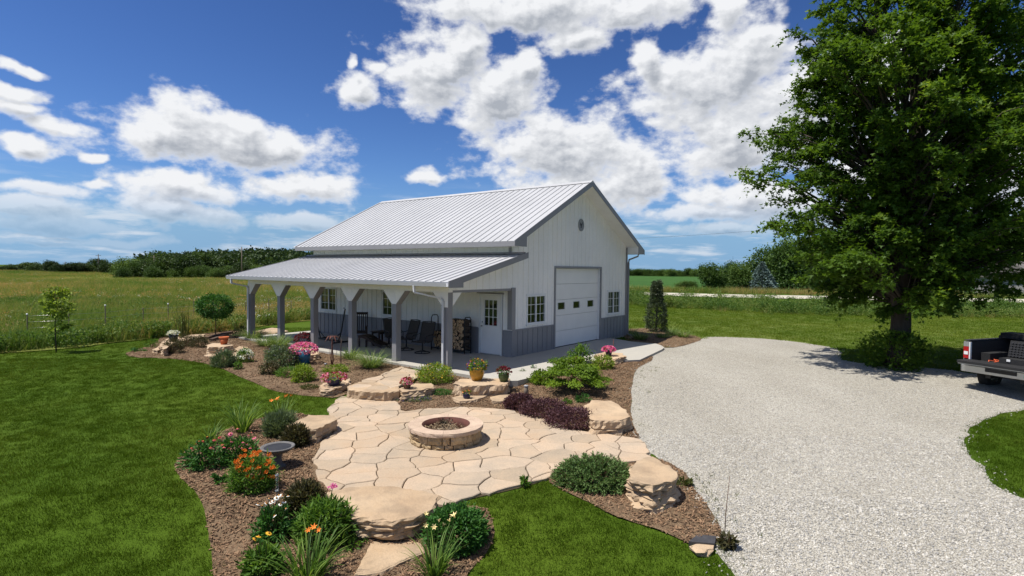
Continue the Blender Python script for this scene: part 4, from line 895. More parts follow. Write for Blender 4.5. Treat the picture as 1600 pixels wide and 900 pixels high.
fl = [weed_mesh(160+i, 16, .12, .16, LM[c], .06) for i, c in enumerate(('white', 'straw', 'straw', 'peach'))]
q1 = rnd_in(near, .8); q2 = rnd_in(far_, .30); q = np.concatenate([q1, q2]); n_ = np.array([noise.noise(Vector((a*.07, b*.07, 3))) for a, b in q]); q = q[in_view(q) & (n_ > .0)]
scatter('prairie_flowers', grounded(q, .55), fl, None, .6, 1.4, 'white and straw-coloured flower heads dotted over the prairie', 'flowers', .2)
# roadside weeds on the right
line = [(9, 55), (12.2, 46), (18.3, 41.5), (21, 39.5), (30, 38.8), (44, 38.5), (60, 38)]
p = np.concatenate([edge_pts(line, 900, .7)+np.array([.3, 1.2]), edge_pts([(a+1, b+5) for a, b in line], 900, 2.), edge_pts([(a+1, b+12) for a, b in line], 700, 3.)]); p = p[in_view(p)]
wr = [weed_mesh(170+i, 150, 1.15, .34, LM['weed'], .17) for i in range(4)]
scatter('roadside_weeds', grounded(p), wr+pr1[:2], None, .28, .60, 'leafy weeds and brush between the back lawn and the gravel road', 'weeds', .12, scz=np.array([max(.55, 1.05+1.5*noise.noise(Vector((a*.35, b*.35, 8)))) for a, b in p]))
p = edge_pts([(4, 87), (20, 84), (31, 79), (44, 76), (70, 72)], 900, 1.8); p = p[in_view(p)]
scatter('roadside_grass', grounded(p), pr1, None, 1.1, 1.8, 'tawny rough grass along the far side of the gravel road', 'grass', .12)
# ================================================================ trees
def crown_tree(name, seed, h, rx, ry, trunk_h, m, nclump, per, leaf, tr, low=-.55, form='round', trunk=True, cs=.17):
    r = np.random.default_rng(seed); cz = trunk_h+(h-trunk_h)*.5; rz = (h-trunk_h)*.5
    if form == 'cone':
        n = nclump*per; z = r.random(n)**1.4; a = r.random(n)*6.283; q = (1-z)*(.55+.5*r.random(n)**.6)*(1+.15*np.sin(a*5+z*9)); P = np.stack([rx*q*np.cos(a), ry*q*np.sin(a), trunk_h+z*(h-trunk_h)], 1)
        o = np.stack([np.cos(a), np.sin(a), -.1+.3*r.normal(size=n)], 1); sh = r.random(n)
    else:
        parts = []
        for k in range(8):        # several overlapping lobes make an uneven outline
            a = r.random()*6.283; q = .42*r.random()**.5; s = r.uniform(.48, .72); c = np.array([rx*q*math.cos(a), ry*q*math.sin(a), cz+rz*(r.uniform(-.45, .42) if k < 6 else -.62)])
            P, o, sh = clump_points(rx*s, ry*s, rz*s*1.05, nclump//8, per, cs, r, low, 0, .5); parts.append((P+c, o, sh))
        P = np.concatenate([a[0] for a in parts]); o = np.concatenate([a[1] for a in parts]); sh = np.concatenate([a[2] for a in parts])
    n = len(P); cm = leaf_mesh('crown', P, o+np.array([0, 0, -.15]), r.uniform(.7, 1.4, n)*leaf, leaf*.75, m, np.clip(.55*sh+.45*r.random(n), 0, 1), r)
    tm = MB(); tm.tube([(0, 0, -.1), (.05, .02, trunk_h*.6), (0, 0, cz)], [tr*1.3, tr, tr*.45], 7)
    for k in range(5):
        a = r.random()*6.283; z0 = trunk_h*.8+r.random()*(cz-trunk_h*.8); tm.tube([(0, 0, z0), (rx*.3*math.cos(a), ry*.3*math.sin(a), z0+rz*.35), (rx*.6*math.cos(a), ry*.6*math.sin(a), z0+rz*.7)], [tr*.5, tr*.3, tr*.1], 5)
    return cm, tm.mesh('trunk', M['bark'])
def plant_tree(name, cm, tm, loc, s, rz, label, cat, group=None, sz=None):
    t = thing(name, label, cat, loc, rz, group); t.scale = (s, s, sz or s); ob('crown', cm, t); ob('trunk', tm, t); return t
wv = [crown_tree('wood', 200+i, 9, 5.2, 5.2, .2, LM['wood'], 420, 16, .5, .22, low=-.8) for i in range(4)]
rv = [crown_tree('road', 210+i, 9.6, 5.0, 5.0, .2, LM['wood2'], 480, 16, .42, .2, low=-.8) for i in range(4)]
bv = crown_tree('blue', 215, 7, 2.3, 2.3, .2, LM['spruceblue'], 420, 12, .38, .14, form='cone')
def tree_px(px, base_y, top_y, wpx, var, dist, name, label, group, basew=9.2, baseh=9.):
    p = AT(px, base_y, dist); gz = float(hgt(p[0], p[1])); top = AT(px, top_y, dist)[2]; w = wpx/FPX*dist
    return plant_tree(name, *var, (p[0], p[1], gz-.05), w/basew, random.random()*6, label, 'tree', group, (top-gz)/baseh)
rg = random.Random(5)
for i in range(17):      # wood behind the prairie, nearer edge
    x = 205+i*17+rg.uniform(-6, 6); top = 397+rg.uniform(-5, 9) if x < 335 else 411+rg.uniform(-5, 6)
    tree_px(x, 436, top, rg.uniform(34, 50) if x < 335 else rg.uniform(26, 40), (wv if i % 3 else rv)[i % 4], 146+rg.uniform(-6, 14), 'broadleaf_tree', 'dark green broadleaf tree at the near edge of the wood behind the prairie', 'trees at the prairie edge')
for i in range(15):
    x = -10+i*15+rg.uniform(-5, 5); tree_px(x, 429, 411-i*.35+rg.uniform(-4, 4), rg.uniform(26, 36), wv[(i+1) % 4], 188+rg.uniform(-6, 12), 'broadleaf_tree', 'low dark tree in the distant line where the prairie rises to the skyline', 'distant tree line beyond the prairie rise')
for i in range(8):
    x = 192+i*21+rg.uniform(-6, 6); tree_px(x, 437, rg.uniform(408, 421), rg.uniform(20, 32), rv[i % 4], 138+rg.uniform(-4, 4), 'broadleaf_tree', 'smaller light green tree standing in front of the dark wood edge', 'light trees before the wood')
# wooded hill: one far mass
r = np.random.default_rng(31); n = 330
hy = r.uniform(225, 420, n); hx = -hy*r.uniform(.30, .66, n)
def hill(x, y): return 6.0*np.exp(-((x/np.maximum(y, 1)+.44)/.16)**2)*S((y-205)/150)
tr_ = []
for x, y in zip(hx, hy):
    P, o, sh = clump_points(4.6, 4.6, 3.4, 20, 12, .2, r, -.3, 3.2, .6); P = P*(r.uniform(.75, 1.2))+np.array([x, y, hill(x, y)]); k = len(P); tr_.append(leaves(P, o, r.uniform(.9, 1.6, k), 1.0, .2, np.clip(.6*sh+.4*r.random(k), 0, 1), r))
V, F, t = joinVF(tr_); tag(ob('far_wood', raw('far_wood', V, F, LM['wood'], t)), 'dark wooded hill on the skyline behind the prairie trees', 'wood', kind='stuff')
xs2 = np.linspace(-420, 40, 47); ys2 = np.linspace(195, 520, 34); A, B_ = np.meshgrid(xs2, ys2, indexing='ij'); V = np.stack([A, B_, hill(A, B_)-.4], -1).reshape(-1, 3)
ii, jj = np.meshgrid(np.arange(46), np.arange(33), indexing='ij'); ii = ii.ravel(); jj = jj.ravel(); tag(ob('hill', raw('hill', V, np.stack([ii*34+jj, (ii+1)*34+jj, (ii+1)*34+jj+1, ii*34+jj+1], 1), M['field'], smooth=True)), kind='structure')
for i in range(13):
    x = 984+i*10.5+rg.uniform(-3, 3); tree_px(x, 432, 418+rg.uniform(-2.5, 4)+(3 if 1055 < x < 1080 else 0), rg.uniform(14, 24), rv[i % 4], 300+rg.uniform(-5, 25), 'broadleaf_tree', 'small far tree on the skyline beyond the green crop field', 'tree line beyond the crop field')
for k, (x, by, ty, w, d, lb) in enumerate(((1072,453,438,34,92,'low round bush standing alone by the far side of the road'),(1112,456,414,46,93,'airy green tree next to the lone roadside bush'),(1140,456,409,34,101,'narrow dark tree between airy tree and cedar clump'),(1158,457,413,44,92,'broad dark cedar-like tree beside the blue spruce'),
  (1200,457,382,70,103,'tall leafy tree rising behind the blue spruce'),(1235,457,378,78,97,'large round tree beside the tall leafy tree across the road'),(1282,458,372,80,95,'leafy tree across the road showing behind the maple fringe'),(1335,459,365,90,92,'broad tree across the road behind the maple branches'),(1440,460,350,110,96,'wide tree across the road behind the maple trunk'),(1510,462,345,90,100,'tree across the road behind the utility pole'),(1590,464,335,110,98,'tall tree beside the grey roofed house'))):
    tree_px(x, by, ty, w, rv[k % 4], d, 'broadleaf_tree' if k else 'roadside_bush', lb, None)
p = AT(1190, 456, 90); t = plant_tree('blue_spruce', *bv, (p[0], p[1], -.1), 1., 0, 'silvery blue spruce among the roadside trees', 'tree'); t.scale = (1.0, 1.0, .66)
# ---- the big maple
def maple(seed, R_z, R_r, H, ntip, ysc, leaf, m, bark, lean=0., per=14, trunk_r=.33, nsp=15):
    r = np.random.default_rng(seed); wood = MB(); leadpts = []
    tz = np.linspace(-.1, 3.2, 7); tpts = [(.06*math.sin(z*1.1), .05*z*.2, z) for z in tz]; trr = [trunk_r*(1.45 if z < .1 else 1.0-.09*max(z, 0)) for z in tz]; wood.tube(tpts, trr, 12)
    base = Vector(tpts[-1])
    for k in range(7):
        a = k*2*math.pi/7+r.uniform(-.3, .3); out = r.uniform(.6, 2.1) if k else .1; top = Vector((out*math.cos(a), out*math.sin(a)*ysc, r.uniform(.72, .93)*H))
        st = Vector(tpts[4 if k % 2 else 6]); pts_ = []
        for i in range(9):
            f = i/8; q = st.lerp(top, f); q.x += .25*math.sin(f*5+k); q.y += .25*math.cos(f*4+k*2); 
            w = f**.6; q.x = st.x+(q.x-st.x)*w/max(f, .01)*f**.4 if f > 0 else st.x
            pts_.append(q)
        wood.tube(pts_, [trunk_r*.62*(1-.86*i/8) for i in range(9)], 7); leadpts += [(p_, trunk_r*.62*(1-.86*i/8)) for i, p_ in enumerate(pts_)]
    LP = np.array([list(p_) for p_, _ in leadpts]); P = []; Dd = []; TT = []
    zs = r.uniform(R_z[0], R_z[-1], ntip*4); rr_ = np.interp(zs, R_z, R_r); keep = r.random(len(zs)) < rr_/max(R_r); zs = zs[keep][:ntip]; rr_ = rr_[keep][:ntip]
    for z, R_ in zip(zs, rr_):
        a = r.random()*6.283; q = R_*(.30+.70*r.random()**.5)*(.84+.20*math.sin(3*a+z*.9)+.10*math.sin(7*a-2*z)); tip = np.array([q*math.cos(a), q*math.sin(a)*ysc, z])
        sc_ = np.linalg.norm(LP[:, :2]-tip[:2], axis=1)*.9+np.abs(LP[:, 2]-(z-.55*q))*1.0; j = int(np.argmin(sc_)); s0 = LP[j]; br = leadpts[j][1]
        mid = s0+(tip-s0)*.5+np.array([0, 0, .12*q]); bp = [s0, s0+(mid-s0)*.55+r.normal(size=3)*.06, mid+r.normal(size=3)*.08, mid+(tip-mid)*.55+np.array([0, 0, .06*q]), tip]
        b0 = min(br*.6, .02+.012*np.linalg.norm(tip-s0)); wood.tube(bp, [b0, b0*.75, b0*.5, b0*.3, .004], 4, cap=False)
        shade = r.random()**1.3; ax = unit(tip-s0); cr_ = r.uniform(.75, 1.25)
        for kk in range(nsp):
            tt = 1-.5*r.random()**1.6; k = min(3, int(tt*4)); f = tt*4-k; c = np.array(bp[k])+(np.array(bp[k+1])-np.array(bp[k]))*f
            d = ax*.55+r.normal(size=3)*np.array([.8, .8, .38]); d[2] -= .12; d = unit(d); L_ = r.uniform(.28, .62)*cr_
            tl = np.linspace(.06, 1, per)*L_; pos = c+d*tl[:, None]+np.array([0, 0, -1])*(tl[:, None]**2)*.45+r.normal(size=(per, 3))*.045
            P.append(pos); Dd.append(d*.55+r.normal(size=(per, 3))*.7+np.array([0, 0, -.4])); TT.append(np.clip(.55*shade+.12*r.random()+.36*r.random(per)-.02, 0, 1))
    P = np.concatenate(P); Dd = np.concatenate(Dd); TT = np.concatenate(TT); n = len(P)
    cm = leaf_mesh('crown', P, Dd, r.uniform(.7, 1.3, n)*leaf, leaf*.95, m, TT, r, lobed=True, fold=.12, up=1.3)
    return cm, wood.mesh('trunk', bark)
tp_ = G(1403, 572); cm, tm = maple(41, [1.75, 2.3, 3.0, 4.4, 5.3, 6.4, 8, 9.5, 11.5, 13.5, 15.3], [1.6, 2.9, 4.2, 4.5, 3.5, 4.8, 4.8, 4.6, 3.5, 2.2, .5], 15.5, 720, .80, .132, LM['maple'], M['bark'])
t = thing('maple_tree', 'large dark green maple tree standing at the edge of the gravel drive', 'tree', tp_); ob('crown', cm, t); ob('trunk', tm, t)
cm, tm = maple(47, [4.2, 5.0, 6, 7.5, 9, 11, 13, 15], [2.0, 4.0, 5.0, 5.2, 5.0, 4.2, 2.6, .5], 15, 330, .9, .15, LM['maple2'], M['bark'])
t = thing('maple_tree', 'lighter green maple reaching its branches in beside the pickup truck', 'tree', (20.0, 18.2, float(hgt(20, 18.2)))); ob('crown', cm, t); ob('trunk', tm, t)
# suckers round the maple foot
def bush(name, label, cat, loc, rx, ry, rz, n, leaf, m, wd=.5, seed=1, per=10, cs=.14, low=-.85, lift=.55, stems=True, group=None, dirup=.3, inner=.55, lobed=False, flowers=None, rzr=0, sm=None):
    r = np.random.default_rng(seed); t = thing(name, label, cat, loc, rzr, group)
    P, o, sh = clump_points(rx, ry, rz, max(6, n//per), per, cs, r, low, rz*lift, inner); P[:, 2] = np.where(P[:, 2] < .01, r.uniform(.0, .06, len(P)), P[:, 2]); k = len(P)
    ob('foliage', leaf_mesh('foliage', P, o+np.array([0, 0, dirup]), r.uniform(.7, 1.35, k)*leaf, leaf*wd, m, np.clip(.5*sh+.5*r.random(k), 0, 1), r, lobed=lobed), t)
    if stems:
        mb = MB()
        for i in range(9):
            a = i*.7+r.random(); q = .35+.4*r.random(); mb.tube([(.03*math.cos(a), .03*math.sin(a), -.03), (rx*.45*q*math.cos(a), ry*.45*q*math.sin(a), rz*.5), (rx*q*math.cos(a)*.8, ry*q*math.sin(a)*.8, rz*1.05)], [.009, .007, .003], 4, cap=False)
        mb.build('stems', sm or M['twig'], t)
    if flowers:
        fm, nf, fs = flowers
        d = unit(r.normal(size=(nf*3, 3))); d = d[d[:, 2] > -.05][:nf]; P = d*np.array([rx, ry, rz])*1.04+np.array([0, 0, rz*lift])
        Q = np.repeat(P, 6, 0); dd = unit(np.repeat(d, 6, 0)*.6+r.normal(size=(len(Q), 3))); V, F, tt = leaves(Q, dd, fs, fs*.8, .1, None, r); ob('flowers', raw('flowers', V, F, fm, tt), t)['kind'] = 'stuff'
    return t
bush('sucker_shrub', 'leafy suckers growing round the foot of the big maple', 'shrub', G(1398, 575), .95, .85, .62, 2600, .12, LM['maple'], .7, 3, lobed=True, lift=.8)
# ================================================================ garden plants
def mpp(x, y): return G(x, y)[1]/FPX
def bpx(name, label, cat, x, y, wpx, hpx, n, leaf, m, seed, **k):
    p = G(x, y); s = p[1]/FPX; w = wpx*s/2; dp = k.get('dep', .9); tf = (CAMZ-p[2])/p[1]
    p = p+np.array([p[0]/p[1], 1, 0])*w*dp*.6; p[2] = float(hgt(p[0], p[1])); hz = max(.55*hpx*s, hpx*s-.9*w*dp*tf)*.64
    return bush(name, label, cat, p, w, w*k.pop('dep', .9), hz, int(n*1.5), leaf*1.12, m, seed=seed, **k)
# centre bed
bpx('potentilla_shrub', 'rounded yellow-green shrub dotted with yellow flowers by the porch landing', 'shrub', 680, 600, 56, 32, 1900, .045, LM['lime'], 301, flowers=(LM['yellow'], 40, .03), wd=.55)
for i, (x, y, w, h, l) in enumerate(((812, 641, 46, 26, 'small purple barberry beside the path light'), (850, 654, 74, 32, 'middle mound of dark purple barberry'), (894, 671, 88, 36, 'largest dark purple barberry against the boulder'))):
    bpx('barberry_shrub', l, 'shrub', x, y, w, h, 3600, .036, LM['purple'], 310+i, wd=.75, cs=.10, per=7, inner=.7)
# the layered lime shrub on short stems
def layered(name, label, loc, R_, H, m, seed, leaf, nl=5, per=1300):
    r = np.random.default_rng(seed); t = thing(name, label, 'shrub', loc); P = []; Dd = []; sh = []; mb = MB()
    for k in range(26):
        a = k*2.4+r.uniform(-.3, .3); lv = (k % nl)/(nl-1); q = R_*(1.0-.45*lv)*r.uniform(.75, 1.05); z = H*(.42+.58*lv)*r.uniform(.9, 1.05)
        tip = np.array([q*math.cos(a), q*math.sin(a), z*.86]); mid = np.array([.45*q*math.cos(a), .45*q*math.sin(a), z]); mb.tube([(.02*math.cos(a), .02*math.sin(a), -.03), (.1*q*math.cos(a), .1*q*math.sin(a), z*.5), mid, tip], [.014, .011, .007, .003], 4, cap=False)
        n = per//4; f = r.random(n)**.7; c = mid+(tip-mid)*f[:, None]*1.1+r.normal(size=(n, 3))*np.array([.09, .09, .022]); P.append(c); Dd.append(unit(tip-mid)*.6+r.normal(size=(n, 3))*np.array([.7, .7, .25])+np.array([0, 0, -.25])); sh.append(np.clip(r.random()*.5+.5*r.random(n), 0, 1))
    P = np.concatenate(P); n = len(P); ob('foliage', leaf_mesh('foliage', P, np.concatenate(Dd), r.uniform(.7, 1.3, n)*leaf, leaf*.5, m, np.concatenate(sh), r), t); mb.build('stems', M['twig'], t); return t
LM['chart'] = leafmat('chartreuse_leaf', (.08, .15, .012), (.20, .31, .028), (.33, .44, .06), .45)
layered('layered_maple_shrub', 'spreading chartreuse shrub with layered leaves in the middle of the bed', G(896, 610), .84, .84, LM['chart'], 321, .075)
bpx('lime_shrub', 'low bright lime shrub beside the layered chartreuse shrub', 'shrub', 846, 602, 36, 22, 900, .06, LM['chart'], 322)
bpx('lime_shrub', 'small lime-green shrub by the pink flower pot rock', 'shrub', 942, 578, 30, 24, 900, .055, LM['lime'], 323)
bpx('feathery_shrub', 'loose upright green shrub behind the layered chartreuse shrub', 'shrub', 906, 572, 34, 36, 700, .07, LM['green'], 324, inner=.3)
bpx('leafy_plant', 'small green plant at the walk edge behind the chartreuse shrub', 'plant', 868, 572, 20, 14, 300, .05, LM['green'], 325)
bpx('leafy_plant', 'low green plant between chartreuse shrub and boulder', 'plant', 911, 630, 22, 14, 350, .04, LM['dkgreen'], 326)
bpx('leafy_plant', 'tiny green plant behind the middle barberry', 'plant', 886, 632, 16, 9, 180, .04, LM['green'], 327)
bpx('grey_tuft', 'small blue-green tuft by the walk near the green pot', 'plant', 834, 580, 9, 11, 160, .05, LM['dkgreen'], 328, wd=.15)
bpx('grey_tuft', 'small pale grey tuft by the walk near the path light', 'plant', 817, 585, 9, 8, 140, .05, LM['grey'], 329, wd=.15)
bpx('thyme_mat', 'low mat of thyme with violet flowers at the patio edge', 'plant', 648, 628, 52, 9, 1300, .025, LM['grey'], 330, flowers=(LM['violet'], 60, .022), stems=False, dep=.55)
bpx('thyme_mat', 'low green creeping mat next to the violet thyme', 'plant', 688, 618, 44, 10, 1000, .028, LM['dkgreen'], 331, stems=False, dep=.6)
# spruce by the patio: needles on many short flat twigs
def needle_mound(name, label, loc, R_, H, m, seed, ntw=1250):
    r = np.random.default_rng(seed); t = thing(name, label, 'shrub', loc); d = unit(r.normal(size=(ntw*3, 3))); d = d[d[:, 2] > -.12][:ntw]; rr_ = .55+.45*r.random(len(d)); rr_[: len(d)*2//3] = .8+.2*r.random(len(d)*2//3)
    c = d*rr_[:, None]*np.array([R_, R_*.9, H*.9])+np.array([0, 0, .05]); tw = unit(d*np.array([1, 1, .35])+r.normal(size=d.shape)*.25); P = []; Dd = []; sh = []; mb = MB()
    for k in range(len(d)):
        n = 14; f = np.linspace(0, 1, n)*.13; P.append(c[k]+tw[k]*f[:, None]); Dd.append(tw[k]*.8+r.normal(size=(n, 3))*.55); sh.append(np.clip(.25+f/.15*.5+.3*r.normal(size=n)*.5, 0, 1))
        mb.tube([c[k]*.75, c[k]+tw[k]*.14], [.004, .002], 3, cap=False)
    P = np.concatenate(P); n = len(P); ob('needles', leaf_mesh('needles', P, np.concatenate(Dd), r.uniform(.7, 1.2, n)*.05, .016, m, np.concatenate(sh), r), t); mb.tube([(0, 0, -.03), (0, 0, H*.6)], [.03, .01], 6); mb.build('branches', M['twig'], t)
needle_mound('dwarf_spruce', 'dense flat-topped dwarf spruce beside the ledge-sided boulder', G(930, 753), .56, .27, LM['spruce'], 340)
bpx('leafy_plant', 'small weed in front of the ledge-sided boulder', 'plant', 1032, 797, 9, 22, 90, .05, LM['green'], 341, inner=.2)
bpx('red_weed', 'small weed with reddish leaves by the thin marker stake', 'plant', 1137, 858, 22, 26, 110, .07, LM['redbrown'], 342, inner=.2)
bpx('leafy_plant', 'tuft of weed where patio meets the front lawn', 'plant', 819, 762, 9, 18, 60, .07, LM['green'], 343, inner=.2)
bpx('leafy_plant', 'straggling weed at the gravel edge by the boulder', 'plant', 1070, 762, 24, 14, 120, .05, LM['olive'], 344, inner=.2)
# strappy clumps
def strappy(name, label, cat, loc, n, h, w, m, seed, spread=.10, lean=.5, droop=.7, wd=.022, group=None):
    r = np.random.default_rng(seed); n = int(n*(2.0 if wd < .015 else 1.15)); t = thing(name, label, cat, loc, 0, group); a = r.random(n)*6.283; q = spread*np.sqrt(r.random(n)); P = np.stack([q*np.cos(a), q*np.sin(a), np.full(n, -.01)], 1)
    le = lean*(.3+r.random(n)); Dr = np.stack([np.cos(a)*le, np.sin(a)*le, np.ones(n)], 1); V, F, tt = blades(P, Dr, r.uniform(.6, 1.1, n)*h*1.25, wd, droop, 5, None, r); ob('foliage', raw('foliage', V, F, m, tt), t); return t
def trumpet_mesh(m, s=.05):
    mb = MB(); V = [(0, 0, 0)]
    for k in range(6):
        a = k*math.pi/3; V += [(s*.45*math.cos(a-.4), s*.45*math.sin(a-.4), s*.75), (s*1.0*math.cos(a), s*1.0*math.sin(a), s*.95), (s*.45*math.cos(a+.4), s*.45*math.sin(a+.4), s*.75)]
    F = []
    for k in range(6): b = 1+3*k; F += [(0, b, b+2), (b, b+1, b+2)]
    return mb.add(V, F, True).mesh('flower', m)
def stem_flowers(t, spec, m_flower, seed, stem_m=None, part='flower'):
    """spec: list of (dx, dy, z, tiltx, tilty, scale) in the plant's frame"""
    mb = MB(); r = random.Random(seed)
    for dx, dy, z, tx, ty, s in spec:
        mb.tube([(dx*.15, dy*.15, 0), (dx*.6, dy*.6, z*.6), (dx, dy, z)], [.006, .005, .004], 4, cap=False)
        o = ob(part, m_flower, t, (dx, dy, z)); o.rotation_euler = (tx, ty, r.random()*6); o.scale = (s,)*3
    mb.build('flower_stems', stem_m or M['stem'], t)
strappy('daylily', 'large green daylily clump without flowers at the lawn edge', 'plant', G(378, 676), 70, .62, .9, LM['day'], 350)
t = strappy('daylily', 'daylily with orange flowers between lawn and patio boulder', 'plant', G(441, 664), 55, .50, .8, LM['day'], 351)
stem_flowers(t, [(-.22, 0, .48, .4, -.3, 1), (-.12, .05, .50, .5, 0, 1), (-.05, -.05, .54, .3, .2, 1.1), (.02, .05, .56, .4, .3, 1), (.10, .0, .60, .2, .3, 1), (.13, .1, .57, .6, .2, 1)], trumpet_mesh(M['petalo'], .055), 1)
strappy('daylily', 'pale lime daylily clump behind the red coneflowers', 'plant', G(327, 697), 55, .42, .8, LM['day'], 352)
t = strappy('daylily', 'big strappy daylily with a peach bud in the front corner of the bed', 'plant', G(480, 908), 85, .52, .9, LM['day'], 353, spread=.16, wd=.028)
stem_flowers(t, [(.08, .0, .60, .4, .2, 1), (.14, .0, .58, .7, .3, .8), (.0, .05, .55, .6, -.3, .8)], trumpet_mesh(M['petalo'], .05), 2)
t = strappy('daylily', 'strappy daylily with cream flowers in front of the round green bush', 'plant', G(678, 902), 70, .46, .8, LM['day'], 354, wd=.022)
stem_flowers(t, [(-.12, .1, .68, .4, -.3, .8), (.05, .05, .62, .5, .2, .9), (.10, .0, .60, .7, .2, .8), (.18, .05, .63, .5, .4, .8), (.24, .0, .70, .2, .4, 1.1), (-.10, .0, .60, .9, -.2, .7), (.0, .0, .58, .8, 0, .8)], trumpet_mesh(M['petalc'], .05), 3)
# coneflowers
def head_mesh(mp, npet=12, L_=.04, droop=.35):
    mb = MB()
    for k in range(npet):
        a = 2*math.pi*k/npet; c, s = math.cos(a), math.sin(a); w = .0065
        mb.add([(c*.012-s*.003, s*.012+c*.003, .0), (c*.012+s*.003, s*.012-c*.003, .0), (c*L_*.7+s*w, s*L_*.7-c*w, -L_*droop*.5), (c*L_, s*L_, -L_*droop), (c*L_*.7-s*w, s*L_*.7+c*w, -L_*droop*.5)], [(0, 1, 2, 3, 4)])
    return mb.mesh('flower_head', mp)
def cone_mesh(): return MB().lathe([(.013, -.003), (.013, .005), (.009, .012), (.0005, .016)], 10).mesh('flower_cone', M['cone'])
CONE = cone_mesh()
def coneflower(label, x, y, wpx, hpx, mp, heads, seed, leafn=900, droop=.35, fol='dkgreen', L_=.036):
    p = G(x, y); s = p[1]/FPX; w, hh = wpx*s/2, hpx*s; t = bush('coneflower', label, 'plant', p, w, w*.8, hh*.40, leafn, .085, LM[fol], .38, seed, sm=M['stem'], inner=.4)
    me = head_mesh(mp, 11, L_, droop); mb = MB(); r = random.Random(seed)
    for (hx, hy) in heads:
        q = AT(hx, hy, p[1]-r.uniform(.02, .24)); l = q-p; mb.tube([(l[0]*.2, l[1]*.2, 0), (l[0]*.7, l[1]*.8, l[2]*.6), (l[0], l[1], l[2])], [.005, .004, .003], 4, cap=False)
        o = ob('flower_head', me, t, l); o.rotation_euler = (r.uniform(-.1, .9), r.uniform(-.5, .5), r.random()*6); sc = r.uniform(.75, 1.05); o.scale = (sc,)*3
        ob('cone', CONE, o)
    mb.build('flower_stems', M['stem'], t); return t
coneflower('clump of dull red coneflowers at the lawn edge', 322, 730, 62, 62, M['petalr'], [(300, 700), (306, 694), (311, 690), (318, 689), (324, 683), (310, 701), (335, 687), (343, 683), (329, 699), (334, 727), (347, 695)], 360)
coneflower('clump of bright pink coneflowers beside the bird bath', 374, 724, 52, 62, M['petalp'], [(371, 670), (360, 678), (362, 690), (350, 699), (358, 700), (389, 680), (397, 684), (380, 691), (386, 694), (378, 700), (391, 700), (374, 697), (393, 676)], 361, droop=.2)
coneflower('clump of white coneflowers behind the rain gauge', 430, 836, 56, 62, M['petalw'], [(403, 788), (410, 791), (416, 787), (423, 785), (420, 780), (427, 783), (436, 774), (441, 776), (450, 775), (444, 784), (447, 795), (429, 806), (438, 788), (432, 778)], 362, droop=.25)
coneflower('leafy clump with two yellow daisies in the front corner of the bed', 411, 896, 56, 62, M['petaly'], [(398, 842), (420, 833), (404, 838)], 363, fol='green', droop=.15, L_=.04)
# butterfly weed
t = bpx('butterfly_weed', 'bushy plant covered in orange flower clusters beside the bird bath', 'plant', 395, 772, 66, 62, 1900, .07, LM['green'], 370, wd=.25, sm=M['stem'])
def umbel(m, R_, n, seed):
    r = np.random.default_rng(seed); a = r.random(n)*6.283; q = R_*np.sqrt(r.random(n)); P = np.stack([q*np.cos(a), q*np.sin(a), .012*r.random(n)], 1); return leaf_mesh('flower_cluster', P, r.normal(size=(n, 3))+np.array([0, 0, .8]), .017, .014, m, None, r)
um = [umbel(LM['orange'], .034, 42, 371+i) for i in range(3)]; r = random.Random(9); p = G(395, 772)
for k in range(46):
    hx, hy = r.uniform(366, 428), r.uniform(708, 758)
    if (hx-396)**2/34**2+(hy-742)**2/38**2 > 1: continue
    fr_ = .26*(1-((hx-396)/36)**2)**.5; l = AT(hx, hy, p[1]-r.uniform(.05, .28))-p; o = ob('flower_cluster', um[k % 3], t, l); o.rotation_euler = (r.uniform(-.1, .7), r.uniform(-.4, .4), 0)
# other plants in the front bed
bpx('lavender', 'grey-green lavender mound beside the patio boulder', 'plant', 438, 684, 46, 40, 2400, .09, LM['grey'], 380, wd=.16, dirup=.9)
bpx('dark_heather', 'dark reddish plant between bird bath and patio boulder', 'plant', 462, 700, 36, 36, 1900, .06, LM['redbrown'], 381, wd=.4, dirup=.6)
bpx('salvia', 'dark seed-headed salvia with a violet spike at the patio edge', 'plant', 476, 806, 52, 48, 2600, .06, LM['redbrown'], 382, wd=.4, flowers=(LM['violet'], 6, .02), dirup=.6)
t = bpx('phlox', 'leafy phlox bush with one magenta flower head beside the huge step', 'plant', 508, 858, 82, 76, 2600, .075, LM['green'], 383, wd=.3, sm=M['stem'])
p = G(508, 858); l = AT(520, 776, p[1]-.02)-p; o = ob('flower_head', umbel(LM['magenta'], .06, 120, 384), t, l); o2 = ob('flower_head', umbel(LM['magenta'], .035, 40, 385), t, l+np.array([.01, 0, .03]))
MB().tube([(0, 0, .2), (l[0]*.7, l[1], l[2]*.7), tuple(l)], .004, 4, cap=False).build('flower_stems', M['stem'], t)
bpx('round_bush', 'dense round dark green bush beside the lower step', 'shrub', 712, 868, 92, 78, 4200, .05, LM['dkgreen'], 386, wd=.5, cs=.09, per=8, inner=.72, sm=M['stem'])
bpx('leafy_plant', 'lone small seedling in the bare mulch', 'plant', 342, 757, 18, 14, 90, .07, LM['dkgreen'], 387, inner=.2)
bpx('leafy_plant', 'low weeds at the foot of the huge step', 'plant', 553, 858, 40, 16, 260, .05, LM['green'], 388, inner=.2)
